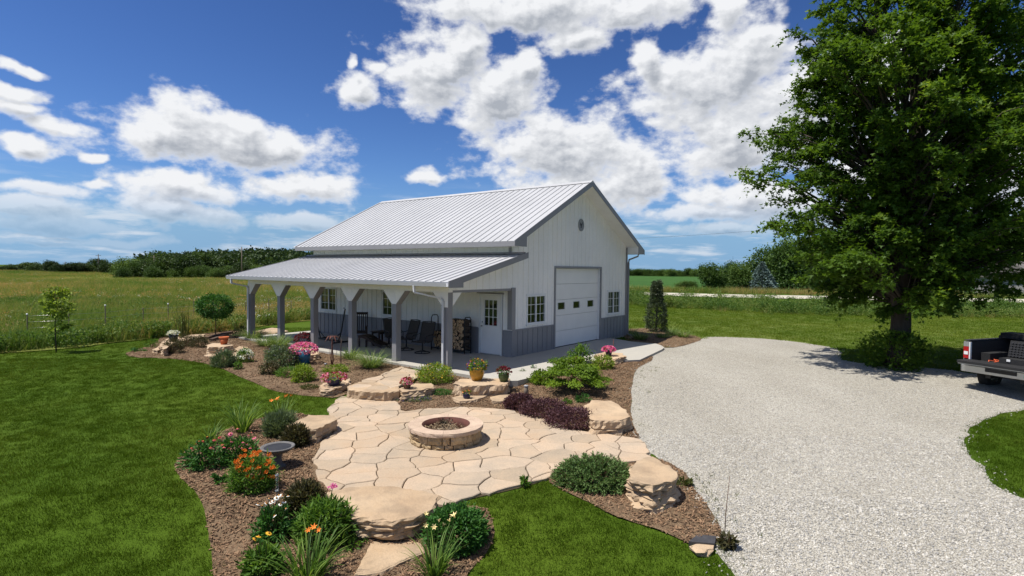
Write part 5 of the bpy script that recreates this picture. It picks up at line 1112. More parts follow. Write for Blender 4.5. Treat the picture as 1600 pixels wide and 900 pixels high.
# left bed
for i, (x, y, n, h, l) in enumerate(((396, 531, 170, .55, 'arching grass tuft at the outermost porch post'), (416, 541, 150, .45, 'arching grass tuft along the porch between two posts'), (436, 544, 190, .55, 'full grass tuft beside the second porch post'), (549, 561, 130, .38, 'low grass tuft beside the porch between sculpture and landing'), (580, 575, 230, .52, 'large arching grass tuft beside the porch landing'))):
    strappy('grass_tuft', l, 'ornamental grass', G(x, y), n, h*1.35, .5, LM['grassy'], 400+i, spread=.2, lean=1.0, droop=1.0, wd=.014)
for i, (x, y, n, h, l) in enumerate(((1050, 524, 120, .5, 'grass tuft on the drive side of the columnar conifer'), (1068, 527, 120, .45, 'grass tuft at the tip of the conifer bed'), (1000, 531, 150, .5, 'grass tuft in the shade of the barn corner'), (1035, 528, 80, .4, 'short grass tuft before the columnar conifer'), (986, 524, 120, .5, 'grass tuft against the far barn corner'))):
    strappy('grass_tuft', l, 'ornamental grass', G(x, y), n, h, .5, LM['grassy'], 410+i, spread=.22, lean=1.0, droop=.9, wd=.0149)
bpx('catmint', 'wide grey-green catmint mound beside the blue petunia pot', 'plant', 443, 573, 50, 32, 3000, .06, LM['grey'], 420, wd=.4, flowers=(LM['violet'], 30, .025))
bpx('catmint', 'smaller catmint mound nearest the porch grasses', 'plant', 428, 562, 28, 22, 800, .06, LM['grey'], 421, wd=.3, flowers=(LM['violet'], 22, .025))
bpx('lavender', 'grey-green lavender mound before the teal pot', 'plant', 350, 575, 32, 26, 2000, .08, LM['grey'], 422, wd=.2, dirup=.9)
bpx('spirea', 'reddish brown spirea mound in the left bed', 'shrub', 422, 586, 28, 20, 800, .05, LM['redbrown'], 423)
bpx('spirea', 'bright lime spirea mound in the left bed', 'shrub', 473, 598, 34, 28, 1300, .05, LM['lime'], 424)
bpx('creeping_juniper', 'low dark green juniper behind the lime spirea', 'shrub', 450, 590, 34, 16, 800, .06, LM['green'], 425, wd=.25)
bpx('stonecrop', 'flat yellow-green stonecrop in front of the rusty sculpture', 'plant', 524, 583, 42, 13, 900, .04, LM['lime'], 426, stems=False, dep=.5)
bpx('olive_mat', 'flat olive mat of creeping plant at the bed edge', 'plant', 483, 609, 28, 8, 500, .03, LM['olive'], 427, stems=False, dep=.6)
bpx('leafy_plant', 'small light green tuft beside the lavender mound', 'plant', 371, 578, 14, 12, 220, .05, LM['green'], 428)
bpx('white_flower_plant', 'plant smothered in white flowers in the left bed', 'plant', 383, 567, 24, 22, 600, .05, LM['green'], 429, flowers=(LM['white'], 70, .05))
bpx('red_barberry', 'dark reddish shrub nearest the lawn beside the white flower pot', 'shrub', 271, 553, 30, 24, 1100, .045, LM['redbrown'], 430)
bpx('red_barberry', 'dark reddish shrub between reeds and ledge stone', 'shrub', 293, 542, 22, 20, 800, .045, LM['redbrown'], 431)
bpx('red_barberry', 'dark reddish shrub beside the terracotta pot ledge', 'shrub', 311, 544, 28, 20, 900, .045, LM['redbrown'], 432)
bpx('leafy_plant', 'grassy weed at the outer tip of the left bed', 'plant', 237, 544, 18, 14, 260, .07, LM['green'], 433, wd=.2, dirup=1.)
bpx('leafy_plant', 'green weed behind the outermost grass tuft', 'plant', 378, 526, 22, 18, 400, .07, LM['olive'], 434, inner=.3)
bpx('leafy_plant', 'flat weed where the left bed meets the lawn', 'plant', 216, 550, 22, 6, 200, .05, LM['dkgreen'], 435, dep=.5)
# reeds
r = np.random.default_rng(440); p = G(288, 529); t = thing('tall_reeds', 'bundle of tall thin reeds fanning out behind the dark red shrubs', 'plant', p); n = 46; a = r.random(n)*6.283; Dr = np.stack([np.cos(a)*.42*r.random(n), np.sin(a)*.2*r.random(n), np.ones(n)], 1)
V, F, tt = blades(np.stack([.12*r.normal(size=n), .1*r.normal(size=n), np.zeros(n)], 1), Dr, r.uniform(.9, 1.55, n), .03, .12, 4, None, r); ob('foliage', raw('foliage', V, F, LM['olive'], tt), t)
# topiary standard
p = G(337, 527); t = thing('topiary_tree', 'standard tree with clipped round crown on a straight stem by the timbers', 'tree', p); rr2 = np.random.default_rng(441); s = p[1]/FPX
P, o, sh = clump_points(26*s, 26*s, 19*s, 420, 13, .08, rr2, -.95, 48*s, .6); n = len(P); ob('crown', leaf_mesh('crown', P, o, .075, .05, LM['dkgreen'], np.clip(.5*sh+.4*rr2.random(n), 0, 1), rr2), t)
mb = MB(); mb.tube([(0, 0, -.05), (.01, 0, .5), (0, 0, 48*s)], [.022, .018, .014], 6)
for k in range(6): mb.tube([(0, 0, 36*s), (.25*math.cos(k), .25*math.sin(k), 46*s), (.4*math.cos(k), .4*math.sin(k), 52*s)], [.012, .008, .003], 4, cap=False)
mb.build('trunk', M['bark'], t)
# young tree on the left lawn
p = G(88, 551); t = thing('young_tree', 'thin young tree with sparse yellowish leaves on the left lawn', 'tree', p); s = p[1]/FPX; r = np.random.default_rng(442); P = []; Dd = []; mb = MB(); mb.tube([(0, 0, -.05), (-.03, 0, .9), (.0, 0, 1.5), (-.02, 0, 98*s)], [.022, .018, .013, .004], 6)
for k in range(34):
    a = r.random()*6.283; z = .75+1.35*r.random(); L_ = (.55-.16*abs(z-1.4))*r.uniform(.6, 1.1); tip = np.array([L_*math.cos(a), L_*math.sin(a), z+.25*r.random()]); mb.tube([(0, 0, z-.1), tuple(tip)], [.007, .003], 4, cap=False)
    n = 34; f = .3+.7*r.random(n); P.append(np.array([0, 0, z-.1])+(tip-np.array([0, 0, z-.1]))*f[:, None]+r.normal(size=(n, 3))*.05); Dd.append(r.normal(size=(n, 3))+np.array([0, 0, -.2]))
P = np.concatenate(P); ob('crown', leaf_mesh('crown', P, np.concatenate(Dd), .11, .06, LM['lime'], None, r), t); mb.build('trunk', M['bark'], t)
# columnar conifer
p = G(1025, 518); s = p[1]/FPX; t = thing('columnar_conifer', 'narrow dark conifer with a dense rounded top behind the drive', 'tree', p); r = np.random.default_rng(443); H = 78*s; P = []; Dd = []
for k in range(640):
    f = r.random(); z = H*f; R_ = (18*s)*(1-abs(f-.25)*.55)*(.62 if f > .55 else 1)*(1 if f < .92 else .75)*r.uniform(.7, 1.08); a = r.random()*6.283
    if f < .6 and r.random() < .35: continue
    c = np.array([R_*math.cos(a)*.85, R_*math.sin(a)*.85, z]); n = 14; P.append(c+r.normal(size=(n, 3))*.05); Dd.append(np.array([math.cos(a), math.sin(a), .7])+r.normal(size=(n, 3))*.6)
P = np.concatenate(P); LM['conifer'] = leafmat('grey_conifer', (.04, .065, .035), (.10, .13, .075), (.16, .19, .11), .2); ob('crown', leaf_mesh('crown', P, np.concatenate(Dd), .10, .04, LM['conifer'], None, r), t)
mb = MB(); mb.tube([(0, 0, -.05), (.02, 0, H*.5), (0, 0, H*.92)], [.06, .04, .01], 7); mb.build('trunk', M['bark'], t)
# ================================================================ fire pit
M['block'] = mat('tan_block', (.46, .34, .20), (.34, .25, .15), 9, .9, 1., 40, objvar=.14, fine=(60, .15), spec=.2)
M['cap'] = mat('cap_stone', (.50, .38, .28), (.42, .31, .23), 5, .85, .5, 40, objvar=.07, fine=(50, .1), spec=.2)
M['rust'] = mat('rusty_steel', (.13, .045, .032), (.08, .032, .024), 10, .85, .3, 50)
M['ash'] = mat('ash', (.17, .13, .09), (.30, .24, .17), 14, .95, .8, 50)
FP = (-1.225, 10.44, -.252)
fp = thing('fire_pit', 'round fire pit of split tan blocks with a smooth cap ring on the patio', 'fire pit', FP)
def arc_block(r0, r1, a0, a1, z0, z1, n, jag, seed):
    rng = random.Random(seed); V = []; pol = []
    for r_, rev in ((r0, False), (r1, True)):
        q = [(a0+(a1-a0)*i/n, r_) for i in range(n+1)]; pol += q[::-1] if rev else q
    N_ = len(pol); vs = []
    for lev, z in enumerate((z0, (z0+z1)/2, z1)):
        for a, r_ in pol:
            j = (rng.uniform(-jag, jag) if r_ == r1 else 0)+(jag*.8 if lev == 1 and r_ == r1 else 0); vs.append(((r_+j)*math.cos(a), (r_+j)*math.sin(a), z))
    F = [tuple(range(N_)), tuple(range(2*N_, 3*N_))[::-1]]+[(l*N_+i, l*N_+N_+i, l*N_+N_+(i+1) % N_, l*N_+(i+1) % N_) for l in (0, 1) for i in range(N_)]
    return MB().add(vs, F)
rg = random.Random(12); zz = 0.
for c, hgt_ in enumerate((.085, .15)):
    a = rg.random(); end = a+2*math.pi
    while a < end-.02:
        da = rg.uniform(.22, .46); da = end-a if end-a-da < .2 else da
        arc_block(.50, .665+rg.uniform(-.012, .012), a+.012, a+da-.012, zz+.005, zz+hgt_-.005, 5, .018, rg.random()).build('block', M['block'], fp); a += da
    zz += hgt_
for k in range(6):
    a = k*math.pi/3-1.53; arc_block(.455, .705, a+.003, a+math.pi/3-.003, zz+.002, zz+.07, 8, .006, k).build('cap_stone', M['cap'], fp)
MB().lathe([(.452, zz+.075), (.445, zz+.075), (.445, .02), (.452, .02), (.452, zz+.075)], 40).build('rim', M['rust'], fp)
MB().lathe([(.44, .10), (.34, .14), (.18, .19), (.05, .20), (.001, .20)], 20).build('ash_bed', M['ash'], fp)
mb = MB(); r = random.Random(3)
for k in range(150):
    a = r.random()*6.283; q = .36*math.sqrt(r.random()); d = r.random()*6.283; l = r.uniform(.04, .16); z = .155+.07*(1-q/.36)+r.uniform(0, .04)
    mb.tube([(q*math.cos(a), q*math.sin(a), z), (q*math.cos(a)+l*math.cos(d)*.5, q*math.sin(a)+l*math.sin(d)*.5, z+r.uniform(0, .04)), (q*math.cos(a)+l*math.cos(d), q*math.sin(a)+l*math.sin(d), z+r.uniform(-.01, .08))], r.uniform(.003, .008), 4)
mb.build('twigs', mat('dry_twigs', (.34, .25, .15), (.20, .14, .085), 20, .9), fp)
rr3 = np.random.default_rng(5); n = 160; P = np.stack([rr3.normal(size=n)*.07-.06, rr3.normal(size=n)*.05+.20, .20+.12*rr3.random(n)], 1)
ob('dead_leaves', leaf_mesh('dead_leaves', P, rr3.normal(size=(n, 3)), .05, .025, leafmat('dead_leaf', (.03, .025, .015), (.08, .06, .03), None, .2), None, rr3), fp)
# ================================================================ bird bath
M['bath'] = mat('dark_cast_stone', (.085, .08, .078), (.13, .12, .115), 8, .8, .6, 40)
M['bathrim'] = mat('worn_cast_stone', (.15, .145, .14), (.11, .105, .10), 12, .85, .3, 40)
M['water'] = mat('dark_water', (.04, .04, .042), (.03, .031, .033), 3, .45, spec=.12)
p = G(434, 730); bb = thing('bird_bath', 'dark cast stone bird bath with a shallow water bowl on a pedestal', 'bird bath', p); bb.scale = (1, 1, .80)
MB().lathe([(.001, -.02), (.13, -.02), (.135, .02), (.10, .05), (.075, .09), (.06, .18), (.065, .25), (.09, .30), (.10, .315)], 24).build('pedestal', M['bath'], bb)
mb = MB(); mb.lathe([(.09, .31), (.15, .325), (.22, .365), (.252, .40), (.258, .415)], 32)
for k in range(32): a = 2*math.pi*k/32; mb.bar((.17*math.cos(a), .17*math.sin(a), .333), (.257*math.cos(a), .257*math.sin(a), .405), .012, .012)
mb.build('bowl', M['bath'], bb); MB().lathe([(.258, .412), (.266, .42), (.266, .435), (.25, .442), (.232, .436), (.20, .412), (.10, .39), (.001, .385)], 36).build('bowl_rim', M['bathrim'], bb)
MB().lathe([(.214, .421), (.001, .421)], 36).build('water', M['water'], bb)
# ================================================================ pots
def potprof(R_, H, kind):
    if kind == 'terra': return [(.001, 0), (R_*.62, 0), (R_*.88, H*.78), (R_*.86, H*.78), (R_, H*.80), (R_*1.03, H), (R_*.92, H), (R_*.82, H*.8), (.001, H*.8)]
    if kind == 'bowl': return [(.001, 0), (R_*.55, 0), (R_*.9, H*.45), (R_, H*.9), (R_*1.05, H), (R_*.95, H), (R_*.85, H*.7), (.001, H*.7)]
    if kind == 'round': return [(.001, 0), (R_*.62, 0), (R_*.9, H*.4), (R_, H*.7), (R_*.93, H*.9), (R_*1.04, H), (R_*.9, H), (R_*.84, H*.85), (.001, H*.82)]
    return [(.001, 0), (R_*.8, 0), (R_*.93, H*.5), (R_, H), (R_*.92, H), (R_*.86, H*.86), (.001, H*.86)]
def pot(name, label, loc, R_, H, kind, m, seed=1, fol=None, fl=None, fr=1.3, fh=.9, nf=60, fs=.035, nl=500, leaf=.04, trail=0.):
    t = thing(name, label, 'flower pot', loc); MB().lathe(potprof(R_, H, kind), 22).build('pot', m, t)
    MB().lathe([(R_*.85, H*.88), (.001, H*.9)], 12).build('soil', M['joint'], t)
    rr = np.random.default_rng(seed)
    if fol:
        P, o, sh = clump_points(R_*fr, R_*fr, R_*fh, nl//8, 8, .16, rr, -.35+-.3*trail, 0, .3); P += np.array([0, 0, H*.95+R_*fh*.35]); P[:, 2] = np.maximum(P[:, 2], H*.55); n = len(P)
        ob('foliage', leaf_mesh('foliage', P, o+np.array([0, 0, .3]), leaf*rr.uniform(.7, 1.3, n), leaf*.5, LM[fol], None, rr), t)
    for k, f in enumerate(fl or ()):
        n = nf//len(fl); d = unit(rr.normal(size=(n*4, 3))+np.array([0, 0, .25])); d = d[d[:, 2] > (-.15-.4*trail)][:n]; P = d*np.array([R_*fr, R_*fr, R_*fh])*1.06+np.array([0, 0, H*.95+R_*fh*.35]); P[:, 2] = np.maximum(P[:, 2], H*.6)
        Q = np.repeat(P, 7, 0); V, F, tt = leaves(Q, np.repeat(d, 7, 0)*.5+rr.normal(size=(len(Q), 3)), fs, fs*.9, .1, None, rr); ob('flowers', raw('flowers', V, F, LM[f], tt), t)['kind'] = 'stuff'
    return t
def glaze(n, c, r_=.3): return mat(n, c, tuple(x*.75 for x in c), 12, r_, .05, 30, spec=.5)
PM = dict(yellow=glaze('ochre_glaze', (.50, .26, .025)), green=glaze('green_glaze', (.07, .11, .035)), blue=glaze('teal_blue_glaze', (.02, .14, .25)), navy=glaze('navy_glaze', (.018, .02, .075)), terra=mat('terracotta', (.50, .13, .045), (.40, .10, .035), 9, .85, .2, 40), teal=glaze('teal_glaze', (.03, .13, .13)), brown=mat('brown_clay', (.17, .08, .045), (.12, .055, .03), 9, .8), black=mat('black_plastic', (.02, .02, .02), (.03, .03, .03), 9, .5))
def on(o, x, y): return G(x, y, z=o['top']+.002)
pot('flower_pot', 'ochre yellow glazed pot of mixed flowers at the back of the stone bench', on(BENCH, 745, 594), .20, .30, 'round', PM['yellow'], 501, 'green', ('violet', 'yellow', 'red'), 1.25, 1.0, 66, .03, 520, .06)
pot('flower_pot', 'green glazed pot of dark red flowers on the stone bench', on(BENCH, 787, 596), .145, .21, 'round', PM['green'], 502, 'dkgreen', ('burgundy',), 1.3, .9, 70, .035, 300)
pot('flower_pot', 'small brown pot of red and pink flowers on the small limestone block', on(ROCK_RED, 636, 607), .115, .12, 'terra', PM['brown'], 503, 'green', ('red', 'pink'), 1.35, 1.0, 50, .035, 240)
pot('flower_pot', 'small dark blue pot standing in front of the stone bench', G(729, 624, .05), .095, .15, 'round', PM['navy'], 504, 'green', ('peach',), 1.0, .6, 12, .03, 130)
pot('flower_pot', 'black pot of pink petunias on the low rock by the apron', on(ROCK_PINK, 951, 556), .13, .18, 'terra', PM['black'], 505, 'green', ('magenta', 'pink'), 1.6, .8, 110, .045, 160, trail=.5)
pot('flower_pot', 'large teal blue pot overflowing with pink petunias in the left bed', G(474, 569), .23, .42, 'plain', PM['blue'], 506, 'green', ('pink', 'magenta', 'pink'), 1.75, .85, 200, .05, 300, trail=.8)
pot('flower_pot', 'dark pot of burgundy foliage at the porch edge behind the petunias', G(474, 546), .22, .30, 'plain', PM['black'], 507, 'purple', ('burgundy',), 1.35, 1.1, 60, .05, 400, .07)
pot('flower_pot', 'shallow navy bowl of red and pink flowers beside the landing', on(ROCK_NAVY, 522, 602), .20, .17, 'bowl', PM['navy'], 508, 'lime', ('pink', 'red'), 1.5, .6, 70, .04, 320, trail=.7)
pot('flower_pot', 'empty terracotta pot on the limestone ledge block', on(ROCK_TERRA, 350, 538), .165, .27, 'terra', PM['terra'], 509)
pot('flower_pot', 'empty teal glazed pot half hidden by the lavender', G(347, 553), .19, .26, 'plain', PM['teal'], 510)
pot('flower_pot', 'black pot of white flowers on the pale boulder by the lawn', on(ROCK_WHITE, 271, 533), .15, .25, 'plain', PM['black'], 511, 'dkgreen', ('white',), 1.2, .7, 40, .05, 120)
# ================================================================ small garden objects
M['wood'] = mat('weathered_wood', (.20, .16, .12), (.13, .10, .075), 6, .9, .6, 40, sc3=(1, 1, .2)); M['timber'] = mat('dark_timber', (.12, .075, .05), (.075, .05, .035), 5, .9, .6, 30)
p = G(822, 618); t = thing('path_light', 'short round bollard path light among the barberries', 'path light', p); MB().lathe([(.001, -.03), (.055, -.03), (.055, .20), (.05, .205), (.001, .205)], 14).build('post', M['wood'], t)
MB().lathe([(.045, .205), (.045, .235), (.062, .238), (.062, .255), (.04, .268), (.001, .272)], 14).build('lamp_cap', M['soffit'], t)
p = G(433, 822); t = thing('rain_gauge', 'glass rain gauge tube on a thin black stake among the white coneflowers', 'rain gauge', p); top = AT(432, 741, p[1])[2]-p[2]; gb = AT(432, 767, p[1])[2]-p[2]
MB().tube([(0, 0, -.05), (0, 0, gb+.01)], .008, 8).build('stake', M['black'], t); MB().lathe([(.001, gb), (.022, gb), (.022, top), (.018, top), (.018, gb+.01), (.001, gb+.01)], 14).build('gauge_tube', glassmat('clear_tube', (.9, .92, .92)), t)
mb = MB(); [mb.lathe([(.025, z), (.025, z+.012), (.021, z+.012), (.021, z), (.025, z)], 14) for z in (gb, top-.015)]; mb.build('bracket', M['steel'], t)
p = G(1132, 838); t = MB().tube([(0, 0, -.1), (.01, 0, .3), (.05, 0, .78)], [.006, .005, .003], 6).build('marker_stake', M['twig'], None, p); tag(t, 'thin brown marker stake at the driveway edge', 'stake')
p = G(958, 553); t = MB().tube([(0, 0, -.1), (0, .0, .5)], .014, 8).build('marker_stake', M['rust'], None, p+np.array([.05, .25, 0])); tag(t, 'short rusty rod standing behind the pink petunia pot', 'stake')
q = pxpoly([(1076, 848), (1090, 833), (1119, 836), (1117, 853)], dz=.05); c = np.mean(q, 0); z = float(hgt(*c)); t = MB().prism([(a-c[0], b-c[1]) for a, b in q], -.05, .055).build('ground_cover_plate', mat('black_plate', (.035, .034, .038), (.06, .058, .06), 9, .6, .3, 30), None, (c[0], c[1], z)); tag(t, 'flat black ground cover plate in the mulch by the gravel', 'cover')
for (a, b, lb) in (((322, 531), (362, 521.5), 'dark landscape timber lying behind the terracotta pot'), ((330, 534), (352, 527), 'shorter dark timber in front of the long landscape timber')):
    A_, B2 = G(*a), G(*b); c = (A_+B2)/2; mb = MB(); mb.bar(tuple(A_-c+np.array([0, 0, .06])), tuple(B2-c+np.array([0, 0, .06])), .14, .13); tag(mb.build('landscape_timber', M['timber'], None, c), lb, 'timber')
# rusty garden sculpture and rod
p = G(519, 571); s = p[1]/FPX; t = thing('garden_sculpture', 'rusty metal flower sculpture with drooping petals beside the porch', 'sculpture', p); mb = MB(); H = 44*s
for k in range(5): a = k*1.257; mb.tube([(.02*math.cos(a), .02*math.sin(a), -.02), (.05*math.cos(a), .04*math.sin(a), H*.25), (.015*math.cos(a), .015*math.sin(a), H*.6), (.01*math.cos(a), .01*math.sin(a), H*.95)], .008, 5)
for k in range(3): a = k*2.1+.4; mb.tube([(0, 0, .05), (.12*math.cos(a), .1*math.sin(a), .3), (.15*math.cos(a), .1*math.sin(a), .55)], .005, 5)
mb.build('stem', M['rust'], t); mb = MB()
for k in range(8):
    a = k*.785; c, s_ = math.cos(a), math.sin(a); mb.add([(c*.02, s_*.02, H), (c*.13-s_*.035, s_*.13+c*.035, H+.05), (c*.26, s_*.26, H-.04-.10*(k % 2)), (c*.13+s_*.035, s_*.13-c*.035, H+.05), (c*.13, s_*.13, H+.035)], [(0, 1, 4), (1, 2, 4), (2, 3, 4), (3, 0, 4)])
mb.build('petals', M['rust'], t)
p = G(533, 573); tag(MB().tube([(0, 0, -.1), (-.01, 0, .5), (.01, 0, 44*p[1]/FPX)], [.016, .016, .014], 8).build('garden_rod', mat('dark_rusty_rod', (.05, .03, .025), (.035, .022, .02), 20, .8), None, p), 'dark upright rod beside the rusty flower sculpture', 'rod')
# a small solar spotlight
p = G(509, 572); t = thing('garden_spotlight', 'small silver spotlight in the mulch at the sculpture foot', 'spotlight', p); MB().lathe([(.001, 0), (.03, 0), (.05, .05), (.052, .09), (.04, .095), (.001, .09)], 12).build('lamp_head', M['steel'], t); MB().tube([(0, 0, -.08), (0, 0, .02)], .01, 6).build('spike', M['black'], t)
# ================================================================ porch furniture (on the slab, z = 0)
M['sling'] = mat('dark_sling', (.045, .04, .036), (.06, .052, .047), 30, .9); M['dwood'] = mat('dark_stained_wood', (.035, .022, .016), (.055, .035, .025), 8, .7, .3, 40)
def bz(u, v): return B(u, v, .002)
def swivel(label, u, v, rz):
    t = thing('swivel_chair', label, 'chair', bz(u, v), rz, 'patio swivel chairs'); mb = MB(); R_ = .27
    mb.tube([(R_*math.cos(k*.3142), R_*math.sin(k*.3142), .015) for k in range(21)], .014, 6)
    for k in range(4): a = k*1.5708+.4; mb.tube([(R_*math.cos(a), R_*math.sin(a), .015), (.1*math.cos(a), .1*math.sin(a), .07), (0, 0, .10)], .012, 5)
    mb.tube([(0, 0, .08), (0, 0, .36)], .025, 8); mb.build('base', M['black'], t)
    def strip(name, pts, w):
        m2 = MB(); n = len(pts); V = []
        for y in (-w/2, w/2):
            for x, z in pts: V += [(x, y, z), (x-.004, y, z-.012)]
        F = []
        for i in range(n-1): a = 2*i; b = 2*n+2*i; F += [(a, a+2, b+2, b), (a+1, b+1, b+3, a+3), (a, a+1, a+3, a+2), (b, b+2, b+3, b+1)]
        F += [(0, 2*n, 2*n+1, 1), (2*n-2, 2*n-1, 4*n-1, 4*n-2)]
        m2.add(V, F).build(name, M['sling'], t)
    strip('seat', [(.28, .40), (.24, .425), (.0, .40), (-.20, .39)], .50); strip('backrest', [(-.20, .40), (-.27, .60), (-.35, .85), (-.42, 1.05)], .50)
    for y in (-.27, .27):
        m2 = MB(); m2.tube([(.29, y, .39), (.24, y, .42), (-.20, y, .39), (-.28, y, .62), (-.36, y, .86), (-.43, y, 1.06)], .014, 6); m2.build('side_frame', M['black'], t)
        m2 = MB(); m2.tube([(.22, y, .42), (.24, y, .58), (.18, y, .62), (-.15, y, .63), (-.29, y, .66)], .013, 6); m2.build('armrest', M['black'], t)
    m2 = MB(); m2.tube([(-.43, -.27, 1.06), (-.44, 0, 1.08), (-.43, .27, 1.06)], .014, 6); m2.bar((-.02, -.27, .385), (-.02, .27, .385), .04, .03); m2.build('cross_frame', M['black'], t)
swivel('dark sling swivel chair beside the log rack', 2.95, -1.30, 4.3); swivel('dark sling swivel chair between its twin and the porch post', 3.95, -1.15, 4.0); swivel('dark sling swivel chair half hidden by the porch post', 4.75, -1.05, 5.3)
# rocking chair
t = thing('rocking_chair', 'dark wooden rocking chair with curved slatted back', 'rocking chair', bz(7.05, -.85), 4.9)
for y in (-.27, .27):
    MB().tube([(-.48, y, .12), (-.25, y, .04), (.0, y, .018), (.25, y, .03), (.42, y, .08)], .018, 6).build('rocker', M['dwood'], t)
    MB().tube([(.22, y, .03), (.22, y, .62)], .02, 6).build('leg', M['dwood'], t); MB().tube([(-.2, y, .03), (-.22, y, .40)], .02, 6).build('leg', M['dwood'], t)
    mb = MB(); mb.bar((.28, y, .63), (-.30, y, .60), .07, .025); mb.build('armrest', M['dwood'], t)
    MB().tube([(-.22, y, .38), (-.30, y, .75), (-.46, y, 1.12)], .02, 6).build('back_post', M['dwood'], t)
for k in range(7): mb = MB(); mb.bar((.24, -.24+.08*k, .41), (-.22, -.24+.08*k, .39), .06, .02); mb.build('seat_slat', M['dwood'], t)
for k in range(6): y = -.2+.08*k; mb = MB(); mb.tube([(-.22, y, .42), (-.33, y, .70), (-.36, y, .92), (-.45, y, 1.08)], .02, 4); mb.build('back_slat', M['dwood'], t)
mb = MB(); mb.bar((-.46, -.29, 1.11), (-.46, .29, 1.11), .04, .10); mb.bar((-.23, -.27, .40), (-.23, .27, .40), .04, .05); mb.bar((.22, -.27, .38), (.22, .27, .38), .04, .06); mb.build('rail', M['dwood'], t)
# curved lounger / footrest
t = thing('curved_footrest', 'low dark wooden footrest with a curved slatted top', 'footrest', bz(5.55, -1.45), YAW+1.9)
cv = [(-.55, .06), (-.35, .12), (-.15, .22), (.05, .33), (.25, .38), (.42, .37)]
for y in (-.24, .24):
    mb = MB(); [mb.bar((a[0], y, a[1]), (b[0], y, b[1]), .03, .08) for a, b in zip(cv[:-1], cv[1:])]; mb.build('side_rail', M['dwood'], t)
    for x in (.08, .38): MB().b2((x-.025, y-.02, 0), (x+.025, y+.02, .33)).build('leg', M['dwood'], t)
for k in range(13):
    f = k/12*4.99; i = int(f); g_ = f-i; x = cv[i][0]+(cv[i+1][0]-cv[i][0])*g_; z = cv[i][1]+(cv[i+1][1]-cv[i][1])*g_; an = math.atan2(cv[i+1][1]-cv[i][1], cv[i+1][0]-cv[i][0])
    MB().box((0, 0, 0), (.065, .54, .018), Matrix.Rotation(-an, 3, 'Y')).build('slat', M['dwood'], t, (x, 0, z+.05))
# side table
t = thing('side_table', 'small dark wooden side table between rocker and swivel chairs', 'table', bz(5.75, -.85), YAW)
for k in range(5): MB().b2((-.30+.12*k, -.25, .50), (-.195+.12*k, .25, .525)).build('top_slat', M['dwood'], t)
for x in (-.24, .24):
    for y in (-.2, .2): MB().b2((x-.025, y-.025, 0), (x+.025, y+.025, .50)).build('leg', M['dwood'], t)
mb = MB(); [mb.b2((-.265, y-.012, .43), (.265, y+.012, .495)) for y in (-.2, .2)]; mb.build('apron', M['dwood'], t)
# hammock stand
t = thing('hammock_stand', 'empty black steel hammock stand with two raised arms', 'hammock stand', bz(8.15, -1.5), YAW+math.pi/2)
MB().tube([(-.95, 0, .05), (.95, 0, .05)], .03, 8).build('base_beam', M['black'], t)
for s_ in (-1, 1):
    MB().tube([(s_*.62, 0, .05), (s_*.80, 0, .5), (s_*1.0, 0, 1.0 if s_ > 0 else 1.25), (s_*1.04, 0, 1.08 if s_ > 0 else 1.34)], .026, 8).build('arm', M['black'], t)
    mb = MB(); mb.tube([(s_*1.04, 0, 1.08 if s_ > 0 else 1.34), (s_*1.02, .06, 1.12 if s_ > 0 else 1.38), (s_*1.0, .02, 1.15 if s_ > 0 else 1.41)], .012, 6); mb.build('hook', M['black'], t)
    MB().tube([(s_*.85, -.45, .03), (s_*.85, .45, .03)], .026, 8).build('foot', M['black'], t)
    MB().tube([(s_*.25, 0, .07), (s_*.75, 0, .38)], .02, 6).build('strut', M['black'], t)
# ---------------------------------------------------------------- log rack and logs
rk = thing('log_rack', 'black steel log rack filled with split firewood beside the door', 'log rack', bz(1.62, -.22), YAW+math.pi/2)   # local x along the wall (u), local y towards the wall is -y
RL, RD, RHt = 1.62, .36, 1.28
for x in (0, RL):
    MB().tube([(x, .02, .0), (x, .02, RHt-.08), (x, .08, RHt), (x, RD-.06, RHt), (x, RD, RHt-.08), (x, RD, 0)], .018, 6).build('end_frame', M['black'], rk)
    MB().tube([(x, .02, .55), (x, RD, .55)], .012, 6).build('cross_bar', M['black'], rk)
for y in (.04, RD-.02): MB().tube([(0, y, .10), (RL, y, .10)], .018, 6).build('base_rail', M['black'], rk)
M['logbark'] = mat('log_bark', (.10, .07, .05), (.06, .045, .035), 14, .95, .8, 50); M['logend'] = mat('log_end', (.52, .35, .20), (.36, .21, .11), 9, .9, .4, 60, objvar=.3, fine=(50, .2))
def log_mesh(seed, r_):
    rn = random.Random(seed); n = 9; half = rn.random() < .5; pol = []
    for k in range(n):
        a = 2*math.pi*k/n; q = r_*rn.uniform(.88, 1.1)
        pol.append((q*math.cos(a), max(q*math.sin(a), -.25*r_) if half else q*math.sin(a)))
    V = [(x, -.19, z) for x, z in pol]+[(x, .19, z) for x, z in pol]
    me = MB().add(V, [(i, (i+1) % n, n+(i+1) % n, n+i) for i in range(n)]+[tuple(range(n))[::-1], tuple(range(n, 2*n))]).mesh('firewood_log', M['logbark']); me.materials.append(M['logend'])
    me.polygons[n].material_index = 1; me.polygons[n+1].material_index = 1; return me
lms = [log_mesh(i, .072) for i in range(8)]; rn = random.Random(4); row = 0; z = .19
while z < RHt-.08:
    x = .09+(.065 if row % 2 else 0)
    while x < RL-.09:
        if z < .75 or x < .9+rn.uniform(-.08, .08):
            u = 1.62+x; o = ob('firewood_log', lms[rn.randrange(8)], None, B(u, -.22-RD/2-rn.uniform(-.025, .025), z+rn.uniform(-.008, .008))); o.rotation_euler = (0, rn.random()*6.28, YAW+math.pi/2); s_ = rn.uniform(.86, 1.0); o.scale = (s_, 1, s_)
            tag(o, 'split firewood log stacked in the black rack by the door', 'log', 'firewood in the log rack')
        x += .133
    z += .118; row += 1
